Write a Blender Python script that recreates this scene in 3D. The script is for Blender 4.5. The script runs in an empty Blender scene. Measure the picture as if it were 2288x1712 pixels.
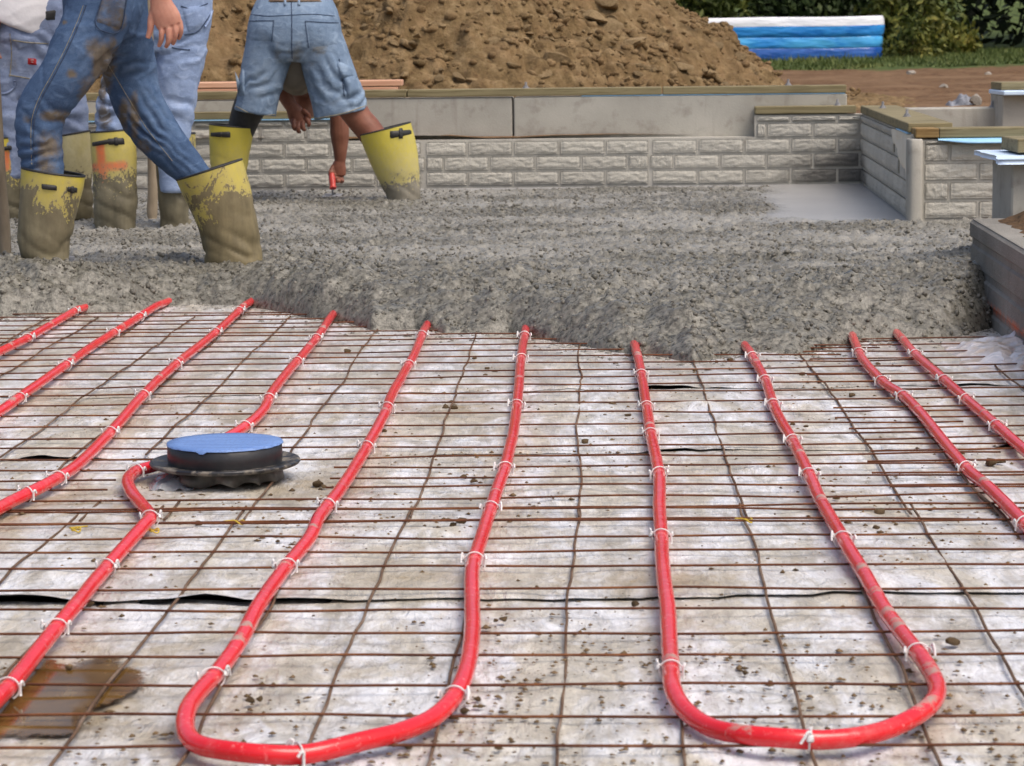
import bpy, math, random
import numpy as np
from mathutils import Vector
from mathutils.bvhtree import BVHTree

random.seed(7)
RNG = np.random.default_rng(11)
SC = bpy.context.scene
COL = SC.collection

# ------------------------------------------------------------------ camera
CAM_H = 0.875                      # eye height above the plastic sheet
FPX, CX, CY = 5800.0, 1144.0, 856.0
PITCH = math.atan((CY - 72.8) / FPX)
ROLL = -0.012
r0 = np.array([1., 0, 0]); u0 = np.array([0, math.sin(PITCH), math.cos(PITCH)])
FWD = np.array([0, math.cos(PITCH), -math.sin(PITCH)])
RGT = r0 * math.cos(ROLL) + u0 * math.sin(ROLL)
UPV = u0 * math.cos(ROLL) - r0 * math.sin(ROLL)
EYE = np.array([0, 0, CAM_H])

cam_data = bpy.data.cameras.new('camera')
cam = bpy.data.objects.new('camera', cam_data)
COL.objects.link(cam)
cam_data.sensor_width = 36.0
cam_data.lens = 36.0 * FPX / 2288.0
cam_data.clip_start = 0.1
cam_data.clip_end = 2000.0
from mathutils import Matrix
cam.matrix_world = Matrix(((RGT[0], UPV[0], -FWD[0], 0), (RGT[1], UPV[1], -FWD[1], 0), (RGT[2], UPV[2], -FWD[2], CAM_H), (0, 0, 0, 1)))
cam_data.dof.use_dof = True
cam_data.dof.focus_distance = 6.3
cam_data.dof.aperture_fstop = 16.0
SC.camera = cam

# ------------------------------------------------------------------ sky, sun, exposure
SUN_EL, SUN_AZ = math.radians(60), math.radians(132)   # azimuth clockwise from +Y: high, from the right and a little behind the viewer
world = bpy.data.worlds.new('World'); SC.world = world; world.use_nodes = True
nt = world.node_tree
sky = nt.nodes.new('ShaderNodeTexSky'); sky.sky_type = 'NISHITA'; sky.sun_disc = False
sky.sun_elevation = SUN_EL; sky.sun_rotation = SUN_AZ
sky.air_density = 1.0; sky.dust_density = 6.0; sky.ozone_density = 1.0
bg = nt.nodes['Background']; bg.inputs['Strength'].default_value = 0.15
nt.links.new(sky.outputs['Color'], bg.inputs['Color'])
sun_d = bpy.data.lights.new('sun', 'SUN'); sun_d.energy = 1.15; sun_d.angle = math.radians(35); sun_d.color = (1.0, 0.965, 0.92)
sun = bpy.data.objects.new('sun', sun_d); COL.objects.link(sun)
sdir = Vector((math.sin(SUN_AZ) * math.cos(SUN_EL), math.cos(SUN_AZ) * math.cos(SUN_EL), math.sin(SUN_EL)))
sun.rotation_euler = sdir.to_track_quat('Z', 'Y').to_euler()
SC.view_settings.view_transform = 'Standard'; SC.view_settings.look = 'None'
SC.view_settings.gamma = 1.0; SC.view_settings.use_curve_mapping = False
SC.view_settings.exposure = 0.30

# ------------------------------------------------------------------ measuring helpers (photo pixel -> place)
def ray(px, py):
    return FWD + RGT * ((px - CX) / FPX) + UPV * ((CY - py) / FPX)
def G(px, py, z=0.0):
    d = ray(px, py); t = (z - CAM_H) / d[2]
    return EYE + d * t
def P(px, py, Y):
    d = ray(px, py); return EYE + d * (Y / d[1])
def proj(p):
    q = np.asarray(p, float) - EYE
    zc = q @ FWD
    return np.stack([CX + FPX * (q @ RGT) / zc, CY - FPX * (q @ UPV) / zc], -1)

# ------------------------------------------------------------------ numpy noise
def _h(ix, iy, iz, seed):
    with np.errstate(over='ignore'):
        n = (ix.astype(np.uint32) * np.uint32(374761393) + iy.astype(np.uint32) * np.uint32(668265263)
             + iz.astype(np.uint32) * np.uint32(2147483647 // 3 | 1) + np.uint32(seed * 974711 % 4294967291))
        n = (n ^ (n >> np.uint32(13))) * np.uint32(1274126177)
        n = n ^ (n >> np.uint32(16))
    return n.astype(np.float64) / 4294967295.0
def vnoise(p, seed=0):
    p = np.asarray(p, float)
    i = np.floor(p).astype(np.int64); f = p - i; f = f * f * (3 - 2 * f)
    out = 0
    for dx in (0, 1):
        for dy in (0, 1):
            for dz in (0, 1):
                w = (f[..., 0] if dx else 1 - f[..., 0]) * (f[..., 1] if dy else 1 - f[..., 1]) * (f[..., 2] if dz else 1 - f[..., 2])
                out = out + w * _h(i[..., 0] + dx, i[..., 1] + dy, i[..., 2] + dz, seed)
    return out * 2 - 1
def fbm(p, seed=0, octv=4, gain=.5):
    p = np.asarray(p, float); a, s, t = 1., 0., 0.
    for o in range(octv):
        s = s + a * vnoise(p, seed + o * 17); t += a; a *= gain; p = p * 2.03 + 3.7
    return s / t
def xyz(x, y, z=None):
    x, y = np.broadcast_arrays(np.asarray(x, float), np.asarray(y, float))
    return np.stack([x, y, np.zeros_like(x) if z is None else np.broadcast_to(z, x.shape)], -1)
def sstep(a, b, x):
    t = np.clip((np.asarray(x, float) - a) / (b - a), 0, 1); return t * t * (3 - 2 * t)

# ------------------------------------------------------------------ object helpers
def tag(o, label=None, cat=None, group=None, kind=None):
    if label: o['label'] = label
    if cat: o['category'] = cat
    if group: o['group'] = group
    if kind: o['kind'] = kind
    return o
def empty(name, loc, label=None, cat=None, group=None, kind=None):
    o = bpy.data.objects.new(name, None); COL.objects.link(o)
    o.location = [float(c) for c in loc]; o.empty_display_size = .1
    return tag(o, label, cat, group, kind)
def mesh_obj(name, V, F, mat, parent=None, smooth=True, base=None, attrs=None):
    """V world coordinates; parented meshes are stored relative to their parent's origin."""
    V = np.asarray(V, float).reshape(-1, 3)
    if base is None and parent is not None:
        base = np.zeros(3); q = parent
        while q is not None:
            base = base + np.array(q.location); q = q.parent
    if base is not None: V = V - np.asarray(base)
    me = bpy.data.meshes.new(name)
    if isinstance(F, np.ndarray):
        k = F.shape[1]
        me.vertices.add(len(V)); me.vertices.foreach_set('co', V.astype(np.float32).ravel())
        me.loops.add(F.size); me.loops.foreach_set('vertex_index', F.astype(np.int32).ravel())
        me.polygons.add(len(F)); me.polygons.foreach_set('loop_start', np.arange(0, F.size, k, dtype=np.int32))
        me.update(calc_edges=True); me.validate()
    else:
        me.from_pydata(V.tolist(), [], F); me.update()
    if smooth: me.polygons.foreach_set('use_smooth', np.ones(len(me.polygons), bool))
    if attrs:
        for k, a in attrs.items():
            at = me.attributes.new(k, 'FLOAT', 'POINT'); at.data.foreach_set('value', np.asarray(a, np.float32))
    for m in (mat if isinstance(mat, (list, tuple)) else [mat]): me.materials.append(m)
    o = bpy.data.objects.new(name, me); COL.objects.link(o)
    if parent is not None:
        o.parent = parent
        if base is not None: pass
    elif base is not None: o.location = [float(c) for c in base]
    return o
def grid_faces(nu, nv, wrap=False):
    """quads of a grid with index i*nv+j"""
    jn = nv if wrap else nv - 1
    i, j = np.meshgrid(np.arange(nu - 1), np.arange(jn), indexing='ij')
    a = i * nv + j; b = i * nv + (j + 1) % nv; c = (i + 1) * nv + (j + 1) % nv; d = (i + 1) * nv + j
    return np.stack([a, b, c, d], -1).reshape(-1, 4)
def catmull(P_, n):
    P_ = np.asarray(P_, float); Q = np.vstack([2 * P_[0] - P_[1], P_, 2 * P_[-1] - P_[-2]])
    out = []
    for i in range(1, len(Q) - 2):
        t = np.linspace(0, 1, n, endpoint=False)[:, None]
        a, b, c, d = Q[i - 1], Q[i], Q[i + 1], Q[i + 2]
        out.append(.5 * ((2 * b) + (c - a) * t + (2 * a - 5 * b + 4 * c - d) * t * t + (3 * b - a - 3 * c + d) * t ** 3))
    out.append(P_[-1:]); return np.vstack(out)
def resample(P_, step):
    P_ = np.asarray(P_, float); d = np.r_[0, np.cumsum(np.linalg.norm(np.diff(P_[:, :3], axis=0), axis=1))]
    n = max(2, int(d[-1] / step) + 1); t = np.linspace(0, d[-1], n)
    return np.stack([np.interp(t, d, P_[:, k]) for k in range(P_.shape[1])], -1)
def frames(path, side):
    T = np.gradient(path, axis=0); T /= np.linalg.norm(T, axis=1)[:, None] + 1e-12
    side = np.broadcast_to(np.asarray(side, float), path.shape)
    S = side - (side * T).sum(1)[:, None] * T; S /= np.linalg.norm(S, axis=1)[:, None] + 1e-12
    return T, S, np.cross(T, S)
def tube(path, r, n=8, side=(0, 0, 1), cap=True, b=None):
    path = np.asarray(path, float); r = np.broadcast_to(np.asarray(r, float), (len(path),))
    b = r if b is None else np.broadcast_to(np.asarray(b, float), (len(path),))
    T, S, B = frames(path, side)
    a = np.linspace(0, 2 * math.pi, n, endpoint=False)
    V = path[:, None] + S[:, None] * (np.cos(a)[None, :, None] * r[:, None, None]) + B[:, None] * (np.sin(a)[None, :, None] * b[:, None, None])
    F = [tuple(q) for q in grid_faces(len(path), n, True)]
    V = V.reshape(-1, 3)
    if cap:
        F.append(tuple(range(n))); F.append(tuple(range(len(V) - 1, len(V) - n - 1, -1)))
    return V, F
def join(*parts):
    VV, FF, o = [], [], 0
    for V, F in parts:
        VV.append(np.asarray(V, float).reshape(-1, 3)); FF += [tuple(int(i) + o for i in f) for f in F]; o += len(VV[-1])
    return np.vstack(VV), FF
def box(c, ex, ey, ez, bev=0.0):
    """box from centre c and half-extent vectors; optional chamfer"""
    c, ex, ey, ez = (np.asarray(q, float) for q in (c, ex, ey, ez))
    V, idx = [], {}
    if bev <= 0:
        for i in (-1, 1):
            for j in (-1, 1):
                for k in (-1, 1): V.append(c + i * ex + j * ey + k * ez)
        F = [(0, 1, 3, 2), (4, 6, 7, 5), (0, 4, 5, 1), (2, 3, 7, 6), (0, 2, 6, 4), (1, 5, 7, 3)]
        return np.array(V), F
    L = [np.linalg.norm(q) for q in (ex, ey, ez)]; f = [max(0, 1 - bev / l) for l in L]; E = (ex, ey, ez)
    for s in [(i, j, k) for i in (-1, 1) for j in (-1, 1) for k in (-1, 1)]:
        for ax in range(3):
            v = c.copy()
            for q in range(3): v = v + E[q] * s[q] * (1 if q == ax else f[q])
            idx[(s, ax)] = len(V); V.append(v)
    F = []
    sg = (-1, 1)
    for ax in range(3):
        o1, o2 = [q for q in range(3) if q != ax]
        for s in sg:
            ring = []
            for (a, b_) in ((-1, -1), (1, -1), (1, 1), (-1, 1)):
                t = [0, 0, 0]; t[ax] = s; t[o1] = a; t[o2] = b_; ring.append(idx[(tuple(t), ax)])
            F.append(tuple(ring))
        for a in sg:
            for b_ in sg:
                t1 = [0, 0, 0]; t1[o1] = a; t1[o2] = b_; t2 = list(t1); t1[ax] = -1; t2[ax] = 1
                F.append((idx[(tuple(t1), o1)], idx[(tuple(t2), o1)], idx[(tuple(t2), o2)], idx[(tuple(t1), o2)]))
    for s in [(i, j, k) for i in sg for j in sg for k in sg]: F.append(tuple(idx[(s, a)] for a in range(3)))
    return np.array(V), F

# ------------------------------------------------------------------ materials
def nodes_of(name):
    m = bpy.data.materials.new(name); m.use_nodes = True
    t = m.node_tree; return m, t, t.nodes['Principled BSDF']
class NB:
    """small node builder"""
    def __init__(s, t, coord='Object'):
        s.t = t; s.tc = t.nodes.new('ShaderNodeTexCoord'); s.co = s.tc.outputs[coord]
    def n(s, typ, **kw):
        q = s.t.nodes.new(typ)
        for k, v in kw.items(): setattr(q, k, v)
        return q
    def lk(s, a, b): s.t.links.new(a, b)
    def mapping(s, scale=(1, 1, 1), loc=(0, 0, 0), rot=(0, 0, 0)):
        q = s.n('ShaderNodeMapping'); q.inputs['Scale'].default_value = scale; q.inputs['Location'].default_value = loc
        q.inputs['Rotation'].default_value = rot
        s.lk(s.co, q.inputs['Vector']); return q.outputs[0]
    def noise(s, scale, detail=4, rough=.55, vec=None, dist=0.0):
        q = s.n('ShaderNodeTexNoise'); q.inputs['Scale'].default_value = scale; q.inputs['Detail'].default_value = detail
        q.inputs['Roughness'].default_value = rough; q.inputs['Distortion'].default_value = dist
        s.lk(vec or s.co, q.inputs['Vector']); return q.outputs['Fac']
    def voro(s, scale, vec=None, feature='F1', out='Distance'):
        q = s.n('ShaderNodeTexVoronoi', feature=feature); q.inputs['Scale'].default_value = scale
        s.lk(vec or s.co, q.inputs['Vector']); return q.outputs[out]
    def ramp(s, fac, stops, interp='LINEAR'):
        q = s.n('ShaderNodeValToRGB'); q.color_ramp.interpolation = interp; e = q.color_ramp.elements
        while len(e) < len(stops): e.new(.5)
        for el, (p, c) in zip(e, stops):
            el.position = p; el.color = (*c, 1) if len(c) == 3 else c
        s.lk(fac, q.inputs['Fac']); return q.outputs['Color']
    def grey(s, fac, a, b): return s.ramp(fac, [(a, (0, 0, 0)), (b, (1, 1, 1))])
    def mix(s, fac, a, b, mode='MIX'):
        q = s.n('ShaderNodeMix', data_type='RGBA', blend_type=mode)
        for sock, v in ((q.inputs[0], fac), (q.inputs[6], a), (q.inputs[7], b)):
            if isinstance(v, (int, float)): sock.default_value = v if sock.type == 'VALUE' else (v, v, v, 1)
            elif isinstance(v, tuple): sock.default_value = (*v, 1) if len(v) == 3 else v
            else: s.lk(v, sock)
        return q.outputs[2]
    def math(s, op, a, b=None, clamp=False):
        q = s.n('ShaderNodeMath', operation=op, use_clamp=clamp)
        for sock, v in zip(q.inputs, (a, b)):
            if v is None: continue
            if isinstance(v, (int, float)): sock.default_value = v
            else: s.lk(v, sock)
        return q.outputs[0]
    def attr(s, name):
        q = s.n('ShaderNodeAttribute'); q.attribute_name = name; return q.outputs['Fac']
    def sep(s, vec=None):
        q = s.n('ShaderNodeSeparateXYZ'); s.lk(vec or s.co, q.inputs[0]); return q.outputs
    def rand(s):
        return s.n('ShaderNodeObjectInfo').outputs['Random']
    def bump(s, h, strength=.5, dist=.01, normal=None):
        q = s.n('ShaderNodeBump'); q.inputs['Strength'].default_value = strength; q.inputs['Distance'].default_value = dist
        s.lk(h, q.inputs['Height'])
        if normal is not None: s.lk(normal, q.inputs['Normal'])
        return q.outputs[0]
def finish(t, bs, b, color, rough=.6, normal=None, spec=.4):
    for sock, v in ((bs.inputs['Base Color'], color), (bs.inputs['Roughness'], rough)):
        if isinstance(v, (int, float)): sock.default_value = v
        elif isinstance(v, tuple): sock.default_value = (*v, 1)
        else: t.links.new(v, sock)
    bs.inputs['Specular IOR Level'].default_value = spec
    if normal is not None: t.links.new(normal, bs.inputs['Normal'])
def simple(name, c1, c2, scale=8, rough=.7, bump=.3, bscale=60, bdist=.003, spec=.35, vscale=(1, 1, 1), rnd=0.0, detail=5):
    m, t, bs = nodes_of(name); b = NB(t); v = b.mapping(vscale)
    c = b.ramp(b.noise(scale, detail, .6, v), [(.3, c1), (.7, c2)])
    if rnd:
        k = b.math('ADD', b.math('MULTIPLY', b.rand(), rnd), 1 - rnd / 2)
        c = b.mix(1.0, c, k, 'MULTIPLY')
    finish(t, bs, b, c, rough, b.bump(b.noise(bscale, 4, .6, v), bump, bdist), spec)
    return m

# ================================================================== SETTING
# ------------------------------------------------------------------ yard beyond the walls
GZ = 0.35
def yard_h(x, y):
    p = xyz(x, y)
    h = GZ + .05 * fbm(p * .5, 3, 3) * sstep(14, 18, y) + .03 * fbm(p * 2.5, 5, 3) * (1 - sstep(30, 60, y))
    h = h + 5.0 * sstep(58, 130, y)                       # the land rises into the wood
    return h
def yard_mat():
    m, t, bs = nodes_of('yard_soil'); b = NB(t)
    n1 = b.noise(1.3, 6, .65); n2 = b.noise(14, 5, .7); 
    dirt = b.mix(b.grey(n2, .38, .68), (.085, .045, .020), (.20, .115, .058))
    dirt = b.mix(b.grey(n1, .45, .7), dirt, (.23, .145, .08))
    gn = b.noise(4, 5, .7); grass = b.ramp(gn, [(.3, (.035, .055, .012)), (.7, (.10, .13, .035))])
    y = b.sep()[1]
    k = b.math('ADD', y, b.math('MULTIPLY', b.math('SUBTRACT', b.noise(.6, 5, .7), .5), 9.0))
    f = b.math('MULTIPLY', b.math('SUBTRACT', k, 34.0), 1.2, True)
    finish(t, bs, b, b.mix(f, dirt, grass), .9, b.bump(n2, .8, .03), .2)
    return m
xs = np.concatenate([np.linspace(-60, -9, 18), np.linspace(-8.5, 14, 130), np.linspace(15, 90, 20)])
ys = np.concatenate([np.linspace(13.32, 40, 160), np.linspace(40.5, 62, 40), np.linspace(64, 400, 30)])
XX, YY = np.meshgrid(xs, ys, indexing='ij')
yard = mesh_obj('ground', np.stack([XX, YY, yard_h(XX, YY)], -1), grid_faces(len(xs), len(ys))[:, ::-1], yard_mat())
tag(yard, kind='structure')
# bare soil floor under the slab area (hidden below the plastic, reaches out of view)
sub = simple('subgrade_soil', (.10, .06, .03), (.2, .12, .07), 5, .95)
V, F = box((0, 4, -.06), (14, 0, 0), (0, 12, 0), (0, 0, .02))
tag(mesh_obj('subgrade', V, F, sub, smooth=False), kind='structure')

# ------------------------------------------------------------------ dirt mound
def mound_h(x, y):
    ax, ay, bx, by = -9.0, 19.2, -1.35, 19.2
    t = np.clip((x - ax) / (bx - ax), 0, 1); d = np.hypot(x - (ax + t * (bx - ax)), (y - ay))
    d = d + .35 * fbm(xyz(x, y) * .6, 21, 3)
    h = 2.75 - .80 * d
    return GZ - .03 + np.maximum(h, .12 * np.maximum(0, 1 - np.maximum(0, d - 3.4) / 1.1) - .02)
def pebble_field(H, x0, y0, step, pts, rad, flat=.8, tone=None):
    """raise a height field by rounded stones; returns the stone tone map"""
    T = np.zeros_like(H)
    nx, ny = H.shape
    ci = np.round((pts[:, 0] - x0) / step).astype(int); cj = np.round((pts[:, 1] - y0) / step).astype(int)
    kmax = int(np.ceil(rad.max() / step))
    base = H.copy()
    tone = np.zeros(len(pts)) if tone is None else tone
    ok0 = (ci >= 0) & (ci < nx) & (cj >= 0) & (cj < ny)
    zc = np.full(len(pts), -9.0); zc[ok0] = base[ci[ok0], cj[ok0]]
    for di in range(-kmax, kmax + 1):
        for dj in range(-kmax, kmax + 1):
            i, j = ci + di, cj + dj
            ok = (i >= 0) & (i < nx) & (j >= 0) & (j < ny) & ok0
            dx = x0 + i * step - pts[:, 0]; dy = y0 + j * step - pts[:, 1]
            q = rad ** 2 - dx * dx - dy * dy
            ok &= q > 0
            if not ok.any(): continue
            z = zc[ok] + np.sqrt(q[ok]) * flat - rad[ok] * .35
            ii, jj = i[ok], j[ok]
            np.maximum.at(H, (ii, jj), z)
            hit = H[ii, jj] <= z + 1e-9
            T[ii[hit], jj[hit]] = tone[ok][hit]
    return T
st = .022
mx = np.arange(-4.6, 3.6, st); my = np.arange(14.9, 20.6, st)
MX, MY = np.meshgrid(mx, my, indexing='ij')
MH = mound_h(MX, MY)
slope_w = sstep(GZ + .02, GZ + .25, MH)
MH = MH + slope_w * (.12 * fbm(xyz(MX, MY) * 2.2, 31, 4) + .085 * fbm(xyz(MX, MY) * 8, 33, 4))
npb = 16000
pp = np.stack([RNG.uniform(mx[0], mx[-1], npb), RNG.uniform(my[0], my[-1], npb)], -1)
pr = .020 + .055 * RNG.random(npb) ** 4
MT = pebble_field(MH, mx[0], my[0], st, pp, pr, .75, RNG.random(npb))
MH = MH + .016 * fbm(xyz(MX, MY) * 26, 35, 3)
def mound_mat():
    m, t, bs = nodes_of('mound_earth'); b = NB(t)
    n2 = b.noise(9, 6, .7); n3 = b.noise(2, 4, .6)
    c = b.ramp(n2, [(.3, (.062, .040, .017)), (.5, (.175, .118, .055)), (.72, (.33, .24, .13))])
    c = b.mix(b.math('MULTIPLY', b.grey(n3, .45, .75), .5), c, (.19, .12, .06))
    tn = b.attr('tone'); c = b.mix(b.math('MULTIPLY', tn, .4), c, (.27, .17, .085))
    c = b.mix(b.grey(b.noise(40, 3, .6), .58, .75), c, (.10, .055, .025))
    finish(t, bs, b, c, .92, b.bump(b.noise(45, 5, .7), .9, .02), .2)
    return m
M_mound = mound_mat()
mound = mesh_obj('dirt_mound', np.stack([MX, MY, MH], -1), grid_faces(len(mx), len(my))[:, ::-1], M_mound, attrs={'tone': MT.ravel()})
tag(mound, kind='structure')
# the tall back of the mound, coarse
cx_ = np.arange(-14, 4.2, .3); cy_ = np.arange(20.55, 25, .3)
CXX, CYY = np.meshgrid(cx_, cy_, indexing='ij')
mb = mesh_obj('mound_back', np.stack([CXX, CYY, mound_h(CXX, CYY) + .05 * fbm(xyz(CXX, CYY) * 2, 9, 3)], -1), grid_faces(len(cx_), len(cy_))[:, ::-1], M_mound, mound)
cx_ = np.arange(-14, -4.1, .3); cy_ = np.arange(14.9, 20.7, .3)
CXX, CYY = np.meshgrid(cx_, cy_, indexing='ij')
mesh_obj('mound_flank', np.stack([CXX, CYY, mound_h(CXX, CYY) - .10 * sstep(-5.4, -4.7, CXX) + .05 * fbm(xyz(CXX, CYY) * 2, 9, 3)], -1), grid_faces(len(cx_), len(cy_))[:, ::-1], M_mound, mound)
# loose flat clods on its face
def rock(seed, sub=2):
    """angular clod from a cube-sphere, unit size"""
    r = np.random.default_rng(seed); n = 4
    V, F = [], []
    a = np.linspace(-1, 1, n + 1)
    for ax in range(3):
        for s in (-1, 1):
            o = len(V)
            for i in range(n + 1):
                for j in range(n + 1):
                    v = [0, 0, 0]; v[ax] = s; v[(ax + 1) % 3] = a[i] * (s); v[(ax + 2) % 3] = a[j]; V.append(v)
            for i in range(n):
                for j in range(n):
                    k = o + i * (n + 1) + j; F.append((k, k + n + 1, k + n + 2, k + 1))
    V = np.array(V, float); V /= np.linalg.norm(V, axis=1)[:, None] ** .75
    for _ in range(9):                                     # knock flats into it
        d = r.normal(size=3); d /= np.linalg.norm(d); k = r.uniform(.55, .85)
        h = V @ d; V = V - np.maximum(0, h - k)[:, None] * d
    V += .09 * np.stack([fbm(V * 2.2 + seed, 50 + q, 3) for q in range(3)], -1)
    return V, F
ROCKS = [rock(100 + k) for k in range(8)]
clod_m = simple('clod_earth', (.15, .100, .046), (.30, .218, .12), 7, .92, .6, 40, .01, .2, rnd=.5)
def shared_mesh(name, V, F, mat, smooth=False):
    me = bpy.data.meshes.new(name); me.from_pydata(np.asarray(V).tolist(), [], F); me.update()
    if smooth: me.polygons.foreach_set('use_smooth', np.ones(len(me.polygons), bool))
    me.materials.append(mat); return me
clod_meshes = [shared_mesh('clod', V, F, clod_m) for V, F in ROCKS]
def hit_mound(px, py):
    d = ray(px, py)
    for Y in np.arange(15, 20.5, .03):
        p = EYE + d * (Y / d[1])
        if p[2] < mound_h(np.array(p[0]), np.array(p[1])): return p
    return None
def place(name, me, loc, scale, rot, parent=None):
    o = bpy.data.objects.new(name, me); COL.objects.link(o)
    l = np.asarray(loc, float)
    if parent is not None:
        o.parent = parent; l = l - np.array(parent.location)
    o.location = [float(c) for c in l]; o.scale = [float(c) for c in np.broadcast_to(scale, 3)]; o.rotation_euler = [float(c) for c in rot]
    return o
nrub = 26000
rx_ = RNG.uniform(mx[0], mx[-1] - .3, nrub); ry_ = RNG.uniform(my[0] + .2, my[-1] - .3, nrub)
ri_ = ((rx_ - mx[0]) / st).astype(int); rj_ = ((ry_ - my[0]) / st).astype(int)
kp = (MH[ri_, rj_] > GZ + .05) & (MH[ri_, rj_] < 1.7) & (RNG.random(nrub) < np.clip(.55 + 1.1 * fbm(xyz(rx_, ry_) * 1.5, 37, 3), .1, 1)); rx_, ry_, ri_, rj_ = rx_[kp], ry_[kp], ri_[kp], rj_[kp]; nrub = len(rx_)
tphi = (1 + 5 ** .5) / 2
ico = np.array([[-1, tphi, 0], [1, tphi, 0], [-1, -tphi, 0], [1, -tphi, 0], [0, -1, tphi], [0, 1, tphi], [0, -1, -tphi], [0, 1, -tphi], [tphi, 0, -1], [tphi, 0, 1], [-tphi, 0, -1], [-tphi, 0, 1]]) / 1.9
icf = np.array([[0, 11, 5], [0, 5, 1], [0, 1, 7], [0, 7, 10], [0, 10, 11], [1, 5, 9], [5, 11, 4], [11, 10, 2], [10, 7, 6], [7, 1, 8], [3, 9, 4], [3, 4, 2], [3, 2, 6], [3, 6, 8], [3, 8, 9], [4, 9, 5], [2, 4, 11], [6, 2, 10], [8, 6, 7], [9, 8, 1]])
def stones(C, size, seed, flat=.8, aniso=(.7, 1.35)):
    r = np.random.default_rng(seed); n = len(C)
    V = ico[None] * (size[:, None, None] * r.uniform(*aniso, (n, 1, 3)) * [1, 1, flat]) * r.uniform(.78, 1.22, (n, 12, 1))
    a = r.uniform(0, 6.28, n); t = r.normal(size=n) * .5
    ct, st_ = np.cos(t)[:, None], np.sin(t)[:, None]; V = np.stack([V[..., 0] * ct - V[..., 2] * st_, V[..., 1], V[..., 0] * st_ + V[..., 2] * ct], -1)
    ca, sa = np.cos(a)[:, None], np.sin(a)[:, None]; V = np.stack([V[..., 0] * ca - V[..., 1] * sa, V[..., 0] * sa + V[..., 1] * ca, V[..., 2]], -1) + C[:, None]
    return V.reshape(-1, 3), (icf[None] + (np.arange(n) * 12)[:, None, None]).reshape(-1, 3), np.repeat(r.random(n), 12)
rs = .008 + .034 * RNG.random(nrub) ** 3.5
V, F, tn_ = stones(np.column_stack([rx_, ry_, MH[ri_, rj_] + rs * .1]), rs, 39, .62)
rb = mesh_obj('rubble', V, F, M_mound, mound, smooth=False, attrs={'tone': tn_}); rb['kind'] = 'stuff'
big_clods = [(1240, 142, .115), (1290, 178, .07), (1325, 38, .10), (1415, 105, .13), (1430, 155, .08), (1480, 110, .07), (1345, 8, .11),
             (1210, 170, .08), (1265, 165, .06), (1180, 40, .06), (1140, 150, .07), (1525, 150, .06), (1400, 10, .08), (1500, 15, .06),
             (1370, 60, .09), (910, 100, .06), (1030, 175, .06), (980, 60, .05), (1100, 95, .07), (1250, 35, .07), (1550, 30, .06), (1650, 130, .08),
             (1680, 155, .07), (1600, 110, .06), (1720, 135, .09), (1460, 165, .07), (1080, 190, .05), (1385, 150, .06), (1150, 105, .05), (1585, 165, .06)]
for k in range(150):
    big_clods.append((random.uniform(460, 1700), random.uniform(-20, 195), random.uniform(.02, .05)))
for k, (px, py, s) in enumerate(big_clods):
    p = hit_mound(px, py)
    if p is None: continue
    place('clod', clod_meshes[k % 8], p + np.array([0, -.01, .005]), s * np.array([random.uniform(.8, 1.3), random.uniform(.6, 1), random.uniform(.3, .62)]),
          (random.uniform(.1, .8), random.uniform(-.4, .4), random.uniform(0, 6.28)), mound)

# ------------------------------------------------------------------ grass, shrubs, wood
def leaves(C, size, seed, flat=0.0, up=0.0):
    """one small bent quad per centre"""
    r = np.random.default_rng(seed); n = len(C)
    size = np.broadcast_to(size, (n,))[:, None]
    a = r.normal(size=(n, 3)); a[:, 2] += up; a /= np.linalg.norm(a, axis=1)[:, None]
    b_ = r.normal(size=(n, 3)); b_ -= (a * b_).sum(1)[:, None] * a; b_ /= np.linalg.norm(b_, axis=1)[:, None]
    V = np.stack([C - a * size, C + b_ * size * .45, C + a * size, C - b_ * size * .45], 1).reshape(-1, 3)
    F = np.arange(4 * n).reshape(-1, 4)
    return V, F
def leaf_mat(name, cols, trans=.25):
    m, t, bs = nodes_of(name); b = NB(t)
    c = b.ramp(b.math('ADD', b.math('MULTIPLY', b.noise(1.6, 3, .6), .6), b.math('MULTIPLY', b.noise(23, 2, .5), .4)), [(.32, cols[0]), (.5, cols[1]), (.66, cols[2])])
    finish(t, bs, b, c, .6, None, .25)
    return m
gm = leaf_mat('grass_blades', [(.03, .05, .012), (.075, .105, .024), (.16, .17, .05)])
n = 52000
gx = RNG.uniform(1.0, 12.5, n); gy = 33 + 25 * RNG.random(n) ** 1.3
keep = (gy + 4.5 * fbm(xyz(gx, gy) * .6, 77, 4)) > 34.3
gx, gy = gx[keep], gy[keep]; n = len(gx)
gh = RNG.uniform(.03, .11, n) * (.5 + .5 * sstep(33, 40, gy)) * (1 + .9 * (RNG.random(n) > .96)); a = RNG.uniform(0, 6.28, n)
gz = yard_h(gx, gy)
w = .013
lean = RNG.normal(size=(n, 2)) * .045
V = np.stack([np.stack([gx - np.cos(a) * w, gy - np.sin(a) * w, gz], -1), np.stack([gx + np.cos(a) * w, gy + np.sin(a) * w, gz], -1),
              np.stack([gx + lean[:, 0], gy + lean[:, 1], gz + gh], -1)], 1).reshape(-1, 3)
g = mesh_obj('grass', V, np.arange(3 * n).reshape(-1, 3), gm, smooth=False)
tag(g, 'rough green grass beyond the bare soil around the paddling pool', 'grass', kind='stuff')

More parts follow.
